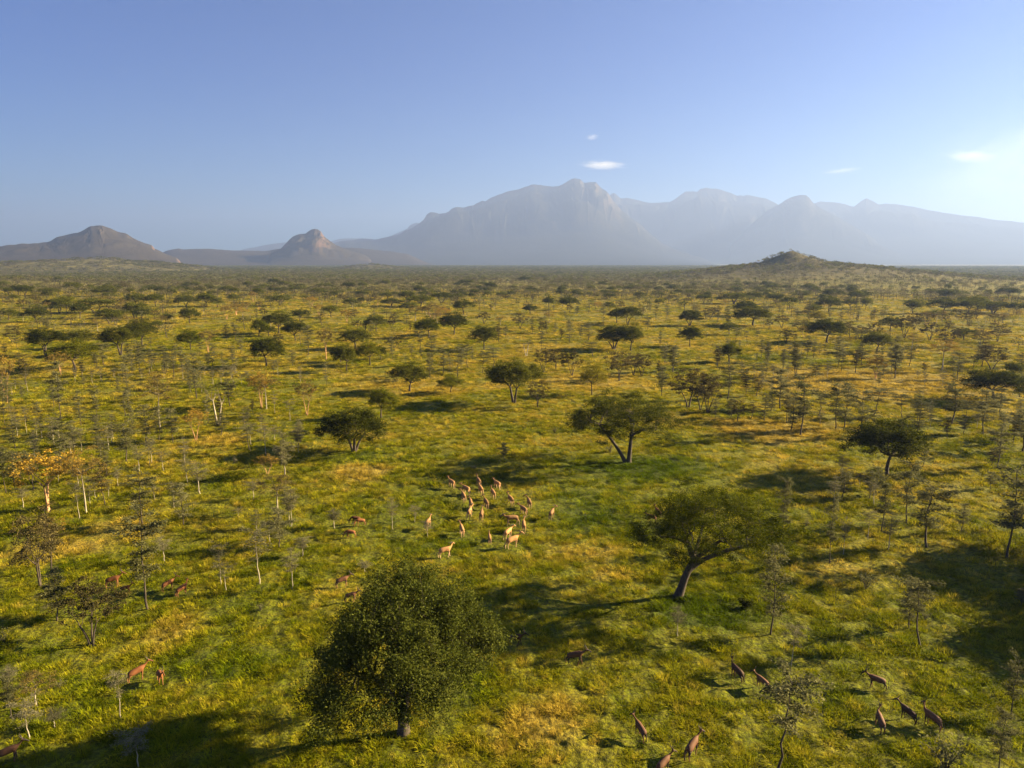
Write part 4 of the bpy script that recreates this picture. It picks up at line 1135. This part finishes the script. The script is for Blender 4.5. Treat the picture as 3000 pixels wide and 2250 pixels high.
M['dark_hair'] = mat_bark('dark_hair', (.015, .011, .009), (.04, .03, .022), 14)

def skin_mesh(name, verts, edges, radii, mat, sub=1):
    me = bpy.data.meshes.new('tmp'); me.from_pydata(verts, edges, [])
    o = bpy.data.objects.new('tmp', me); COL.objects.link(o)
    md = o.modifiers.new('skin', 'SKIN')
    sk = me.skin_vertices[0].data
    for i, r in enumerate(radii):
        sk[i].radius = r if isinstance(r, tuple) else (r, r)
        sk[i].use_root = (i == 0)
    md.use_smooth_shade = True
    sb = o.modifiers.new('sub', 'SUBSURF'); sb.levels = sub; sb.render_levels = sub
    dg = bpy.context.evaluated_depsgraph_get(); dg.update()
    r = bpy.data.meshes.new_from_object(o.evaluated_get(dg))
    bpy.data.objects.remove(o); bpy.data.meshes.remove(me)
    r.name = name; r.materials.clear(); r.materials.append(mat)
    for p in r.polygons: p.use_smooth = True
    return r

def antelope(kind, pose, turn=0.0, step=0.0, young=False):
    """one quadruped facing +X; returns body, horns, tail meshes"""
    el = kind == 'eland'
    S = 1.0 if el else .82
    hip = 1.28 if el else 1.16            # topi and hartebeest slope down to the hips
    wit = 1.36 if el else 1.44
    V = []; E = []; Rr = []
    def a(p, r, par=None):
        V.append(tuple(q * S for q in p)); Rr.append(tuple(q * S for q in r) if isinstance(r, tuple) else r * S)
        i = len(V) - 1
        if par is not None: E.append((par, i))
        return i
    pel = a((-.62, 0, hip - .10), (.22, .25))
    rump = a((-.86, 0, hip - .12), (.17, .18), pel)
    bel = a((-.15, 0, (hip + wit) / 2 - .20), (.28, .34), pel)
    che = a((.35, 0, wit - .24), (.27, .37), bel)
    sho = a((.60, 0, wit - .12), (.13, .19), che)
    # neck and head, aimed by pose and turn
    ct, st = math.cos(turn), math.sin(turn)
    def nk(f, u, k=1.0):
        # bend sideways progressively
        return (.62 + f * (ct * k + (1 - k)), f * st * k, wit - .12 + u)
    if pose == 'graze':
        n1 = a(nk(.28, -.18, .5), (.13, .17), sho); n2 = a(nk(.50, -.52), (.10, .13), n1)
        h0 = a(nk(.62, -.80), .10, n2); h1 = a(nk(.66, -1.0), .07, h0); h2 = a(nk(.70, -1.16), .05, h1)
        hd = (.62, -.80); face = (.08, -.36)
    else:
        up = 1.0 if pose == 'alert' else .72
        n1 = a(nk(.24, .17 * up, .5), (.078, .115), sho); n2 = a(nk(.42, .37 * up), (.060, .085), n1)
        h0 = a(nk(.54, .54 * up), (.085, .105), n2); h1 = a(nk(.76, .47 * up - .05), (.07, .085), h0); h2 = a(nk(1.02 if not el else .96, .32 * up - .12), .052, h1)
        hd = (.48, .66 * up); face = (.38, -.18)
    # legs: fore knee = wrist, hind stifle forward and hock back
    st_ = [step, -step, -step * .8, step * .8]
    for s, sx in ((1, st_[0]), (-1, st_[1])):
        l0 = a((.50, .15 * s, .95), (.10, .12), sho); l1 = a((.50 + sx * .5, .16 * s, .52), .058, l0)
        l2 = a((.50 + sx * .9 - (.04 if sx < 0 else 0), .16 * s, .12), .040, l1); a((.53 + sx * .95, .16 * s, .02), .050, l2)
    for s, sx in ((1, st_[2]), (-1, st_[3])):
        l0 = a((-.62 + sx * .2, .17 * s, .86), (.13, .15), pel); l1 = a((-.84 + sx * .6, .17 * s, .52), .058, l0)
        l2 = a((-.78 + sx * .9, .17 * s, .12), .040, l1); a((-.75 + sx * .95, .17 * s, .02), .050, l2)
    # ears
    hx, hy, hz_ = V[h0][0] / S, V[h0][1] / S, V[h0][2] / S
    for s in (1, -1):
        e0 = a((hx - .02 * ct - s * st * .08, hy + s * ct * .10 - .02 * st, hz_ + .06), .03, h0)
        a((hx - .06 * ct - s * st * .22, hy + s * ct * .22 - .06 * st, hz_ + .10), .022, e0)
    body = skin_mesh('body', V, E, Rr, M[kind])
    # horns
    mb = MB()
    b = np.array([hx, hy, hz_])
    fd = np.array([ct, st, 0]); sd_ = np.array([-st, ct, 0]); upv = np.array([0, 0, 1.])
    if pose == 'graze': fd, upv = fd * .3 - np.array([0, 0, .9]) * 1, fd * .9 + np.array([0, 0, .3])
    hl = (.75 if el else .58) * (.35 if young else 1)
    for s in (1, -1):
        if el:
            pts = [b + sd_ * .045 * s + upv * .06, b + sd_ * .07 * s + upv * .10 - fd * hl * .3, b + sd_ * .12 * s + upv * .14 - fd * hl * .95]
        else:
            pts = [b + sd_ * .04 * s + upv * .07, b + sd_ * .10 * s + upv * (.06 + hl * .35) - fd * .10, b + sd_ * .16 * s + upv * (.06 + hl * .62) - fd * .22, b + sd_ * .12 * s + upv * (.06 + hl) - fd * .16]
        pts = np.array(pts) * S
        mb.tube(pts, np.linspace(.045, .012, len(pts)) * S, 6)
    horns = mb.mesh('horns', M['horn'], True)
    mb = MB()
    tp = np.array([(-1.0, 0, hip - .06), (-1.08, .01, hip - .30), (-1.10, .02, hip - .62)]) * S
    mb.tube(tp, np.array([.035, .022, .018]) * S, 6)
    mb.tube(np.array([(-1.10, .02, hip - .60), (-1.11, .02, hip - .75), (-1.10, .02, hip - .90)]) * S, np.array([.02, .05, .008]) * S, 6)
    tail = mb.mesh('tail', M['dark_hair'], True)
    return body, horns, tail

AN = {}
def beast(kind, name, cat, group, pose, turn, step, px, py, hx, hy, label, k=1.0, rz=None, young=False):
    """feet pixel and head pixel give place and heading"""
    x, y, z = G(px, py)
    # ground point under the head
    d = ray(hx, hy); zz = z + (1.75 if kind == 'eland' else 1.45) * k * (1 if pose != 'graze' else .3)
    t = (zz - CAM_H) / d[2]; q = d * t
    if rz is None:
        rz = math.atan2(q[1] - y, q[0] - x)
        rz -= turn * .35
    key = (kind, pose, round(turn, 1), round(step, 2), young)
    if key not in AN:
        AN[key] = antelope(kind, pose, turn, step, young)
    t = bpy.data.objects.new(name, None); COL.objects.link(t)
    BEASTS.append((x, y)); t.location = (x, y, z + .05); t.rotation_euler = (0, 0, rz); t.scale = (k * .94, k * .94, k * .94)
    for nm, me in zip(('body', 'horns', 'tail'), AN[key]): link(nm, me, t)
    tag(t, label, cat, group)
    return t

s = 3.687; ox, oy = 1150, 1370
EL = [
 (640, 222, 590, 100, 'alert', 0, .12, 'tan eland at the far left corner of the herd, by the tree shadow'),
 (795, 290, 735, 165, 'walk', .3, .12, 'tan eland second row of the herd, dark flank, heading left'),
 (930, 205, 905, 95, 'alert', 0, .06, 'tan eland leading the herd at its top middle'),
 (1130, 235, 1080, 130, 'walk', 0, .14, 'tan eland at the top right of the herd, angled left'),
 (768, 368, 745, 245, 'alert', .6, .06, 'tan eland with pale forelegs in the left of the herd, third row'),
 (952, 290, 925, 200, 'walk', -.3, .06, 'tan eland close behind the leading one, partly hidden'),
 (1085, 335, 1060, 195, 'alert', 0, .06, 'slim tan eland below the top right one'),
 (1010, 440, 985, 285, 'alert', .3, .12, 'large tan eland standing mid herd, back to the camera'),
 (1275, 405, 1240, 255, 'alert', 0, .06, 'tan eland alone in the gap right of the herd centre'),
 (1475, 437, 1460, 315, 'alert', .9, .06, 'eland with curled-back neck and white throat, upper right of the herd'),
 (833, 545, 850, 385, 'alert', -.3, .12, 'bright tan eland left of centre with an eland head behind it'),
 (845, 445, 832, 345, 'walk', .3, .06, 'eland mostly hidden behind the bright tan one left of centre'),
 (962, 570, 968, 400, 'alert', 0, .06, 'bright tan eland just left of the herd centre, seen from behind'),
 (1415, 520, 1370, 390, 'walk', .6, .12, 'eland with black neck and long horns turned left'),
 (1290, 630, 1205, 475, 'walk', 0, .20, 'big grey-tan eland standing broadside facing left'),
 (1718, 560, 1745, 400, 'alert', -.6, .06, 'eland standing apart at the right of the herd, head turned right'),
 (1417, 690, 1415, 530, 'alert', -.3, .06, 'tan eland with tall horns just right of the broadside one'),
 (748, 735, 730, 545, 'alert', .3, .12, 'bright tan eland at the lower left of the herd walking away'),
 (385, 665, 405, 500, 'alert', 0, .06, 'slender tan eland alone to the left of the herd'),
 (1248, 770, 1295, 595, 'walk', -.3, .12, 'bright tan eland below the broadside one, head to the right'),
 (1048, 820, 1040, 665, 'alert', 0, .06, 'small reddish eland calf at the bottom middle of the herd'),
 (1295, 868, 1365, 690, 'alert', -.3, .12, 'nearest and largest pale tan eland at the bottom right of the herd'),
 (570, 975, 615, 835, 'alert', .6, .14, 'tan eland standing broadside behind the top of the dense foreground tree')]
for i, (fx, fy, hx, hy, pose, turn, step, lab) in enumerate(EL):
    calf = 'calf' in lab
    kk = .80 if calf else (1.12 if 'largest' in lab or 'broadside facing' in lab else 1.0)
    rz = R(196) if i == 14 else (R(20) if i == 22 else math.radians(90) + math.asin(max(-.9, min(.9, -(hx - fx) / 84))))
    beast('eland', 'eland', 'antelope', 'eland herd in the clearing', pose, turn, step, ox + fx / s, oy + fy / s, ox + hx / s, oy + hy / s, lab, kk, rz, young=calf)

def B(ox, oy, s, rows):
    for (kind, fx, fy, hx, hy, pose, turn, step, rz, k, lab) in rows:
        nm = 'topi' if kind == 'topi' else 'hartebeest'
        beast(kind, nm, 'antelope', 'dark topi antelopes' if kind == 'topi' else 'reddish hartebeest antelopes', pose, turn, step, ox + fx / s, oy + fy / s, ox + hx / s, oy + hy / s, lab, k, None if rz is None else R(rz))
B(1800, 1300, 1.7467, [
 ('topi', 625, 1208, 610, 1080, 'alert', -.6, .06, 118, 1.05, 'topi looking right over its shoulder, before the long tree shadow'),
 ('topi', 755, 1257, 720, 1170, 'alert', .3, .06, 125, .92, 'young topi right behind the one looking over its shoulder'),
 ('topi', 1340, 1257, 1315, 1160, 'alert', .3, .12, 160, 1.05, 'topi standing broadside facing left at the right of the picture'),
 ('topi', 1355, 1465, 1370, 1345, 'alert', -.6, .06, 82, 1.05, 'topi seen from behind with long horns, head turned right'),
 ('topi', 1500, 1422, 1480, 1300, 'alert', .3, .06, 118, 1.0, 'topi in the middle of the lower right trio, looking away'),
 ('topi', 1622, 1455, 1620, 1350, 'alert', -.6, .06, 120, 1.08, 'dark topi at the right of the lower trio, behind the shrub'),
 ('topi', 132, 1508, 112, 1380, 'alert', .3, .06, 112, 1.0, 'reddish topi standing alone below the clearing, ears spread'),
 ('topi', 395, 1605, 450, 1495, 'alert', -.3, .12, 48, 1.15, 'large topi near the bottom edge with pale shiny rump'),
 ('topi', 248, 1690, 278, 1620, 'alert', -.3, .06, 40, 1.0, 'topi cut off by the bottom edge of the picture'),
 ('harte', 190, 405, 155, 355, 'walk', .3, .12, 150, 1.0, 'brown antelope half hidden behind the leaning acacia crown, lower one'),
 ('harte', 222, 375, 210, 335, 'alert', 0, .06, 110, 1.0, 'brown antelope half hidden behind the leaning acacia crown, upper one')])
B(800, 1300, 1.746, [
 ('topi', 1240, 1035, 1288, 985, 'walk', 0, .22, -8, 1.0, 'dark topi walking right in the shade beside the dense foreground tree'),
 ('topi', 1545, 1132, 1598, 1065, 'walk', 0, .22, -4, 1.12, 'dark topi walking right along the edge of the shadow'),
 ('topi', 355, 735, 400, 672, 'walk', 0, .12, 22, 1.05, 'grey-brown topi facing right, above left of the dense tree'),
 ('topi', 398, 812, 430, 758, 'walk', 0, .12, 10, .95, 'dark red topi half behind the left side of the dense tree'),
 ('harte', 425, 410, 408, 385, 'graze', 0, .12, 190, .95, 'reddish antelope grazing, upper one of the overlapping pair'),
 ('harte', 448, 422, 425, 410, 'graze', .3, .06, 205, .95, 'reddish antelope grazing, lower one of the overlapping pair'),
 ('harte', 398, 482, 372, 460, 'graze', 0, .12, 185, .95, 'reddish antelope with lowered head below the overlapping pair')])
B(0, 1500, 2.212, [
 ('harte', 735, 490, 785, 380, 'alert', 0, .06, 18, 1.12, 'orange-brown hartebeest with raised head, left of its smaller companion'),
 ('harte', 815, 533, 848, 458, 'alert', 0, .12, 12, .82, 'small hartebeest just below the one with raised head'),
 ('harte', 1092, 510, 1125, 412, 'alert', -.3, .06, 48, 1.0, 'hartebeest at the left of the pair beside the tall thin tree'),
 ('harte', 1182, 542, 1190, 425, 'alert', .6, .06, 58, 1.0, 'hartebeest at the right of the pair, dark face turned back left'),
 ('harte', 890, 1098, 930, 960, 'alert', 0, .06, 42, 1.08, 'sunlit tawny hartebeest with pale rump looking away'),
 ('harte', 1040, 1112, 1060, 1025, 'alert', .3, .06, -55, 1.0, 'hartebeest facing the camera beside the sunlit one'),
 ('topi', 60, 1625, 118, 1500, 'alert', 0, .06, 25, 1.05, 'antelope in deep shade at the bottom left corner')])
# ------------------------------------------------------------------ words for the trees that have no label yet
LM = [('the dense foreground tree', 1190, 1880), ('the leaning green acacia', 2080, 1540), ('the broad two-stemmed acacia', 1830, 1250), ('the lone round acacia at right', 2600, 1310),
      ('the compact acacia left of centre', 1035, 1250), ('the orange-blossom acacia', 140, 1400), ('the eland herd', 1480, 1480), ('the small grassy hill', 2320, 800), ('the rocky butte', 920, 790),
      ('the left-hand mountain', 290, 790), ('the highest summit', 1690, 790), ('the dark trunkless acacia at right', 2900, 1120), ('the layered forked acacia', 1510, 1130), ('the bare white tree', 640, 1190),
      ('the yellow-green curved tree', 1735, 1110), ('the left hartebeest group', 450, 1720), ('the bottom-left sunlit hartebeest', 410, 1960), ('the broadside topi at right', 2570, 1980), ('the bent bottom-edge tree', 2280, 2100),
      ('the right end of the ridge', 2900, 790), ('the reddish grazing antelopes', 1040, 1530), ('the left edge', 0, 1100), ('the left edge', 0, 1700), ('the right edge', 3000, 1500), ('the right edge', 3000, 1850),
      ('the left edge', 0, 900), ('the right edge', 3000, 950), ('the gap between butte and summit', 1250, 790), ('the gap between left mountain and butte', 610, 790)]
ORD = ['nearest', 'second', 'third', 'fourth', 'fifth', 'sixth', 'seventh', 'eighth', 'ninth', 'tenth', 'eleventh', 'twelfth', 'thirteenth', 'fourteenth', 'fifteenth', 'sixteenth', 'seventeenth',
       'eighteenth', 'nineteenth', 'twentieth'] + ['%d%s' % (n, {1: 'st', 2: 'nd', 3: 'rd'}.get(n % 10, 'th') if n not in (11, 12, 13) else 'th') for n in range(21, 90)]
def label_all():
    cells = {}
    for (o, look, mid) in THINGS:
        u, v = mid
        best = None
        for (nm, x, y) in LM:
            dx, dy = (u - x), (v - y) * 1.6
            d = math.hypot(dx, dy)
            if best is None or d < best[0]: best = (d, nm, dx, dy, x)
        d, nm, dx, dy, x = best
        if 'edge' in nm: rel = 'from'
        elif abs(dx) > abs(dy): rel = 'left of' if dx < 0 else 'right of'
        else: rel = ('behind' if dy < 0 else 'in front of')
        cells.setdefault((look, nm, rel), []).append((d, o))
    for (look, nm, rel), L_ in cells.items():
        L_.sort(key=lambda q: q[0])
        for i, (d, o) in enumerate(L_):
            o['label'] = '%s, %s one %s %s' % (look, ORD[i], rel, nm) if len(L_) > 1 else '%s %s %s' % (look, 'near' if rel == 'from' else rel, nm)
label_all()
build_grass()
# ------------------------------------------------------------------ haze
bm = bmesh.new(); bmesh.ops.create_cube(bm, size=1)
me = bpy.data.meshes.new('haze'); bm.to_mesh(me); bm.free()
hz = link('haze', me)
HZ_TOP = 1900.0
hz.scale = (60000, 60000, HZ_TOP + 2.0); hz.location = (0, 0, (HZ_TOP - 2.0) / 2)
m, nt, out = newmat('haze_air'); N = NT(nt)
pv = N.n('ShaderNodeVolumePrincipled')
pv.inputs['Color'].default_value = (0.245, 0.345, 0.64, 1)
pv.inputs['Density'].default_value = 0.88e-4
pv.inputs['Anisotropy'].default_value = 0.3
N.l(pv.outputs[0], out.inputs['Volume'])
me.materials.append(m)
hz.visible_shadow = True
tag(hz, 'pale blue haze filling the air over the plain', 'haze', kind='stuff')
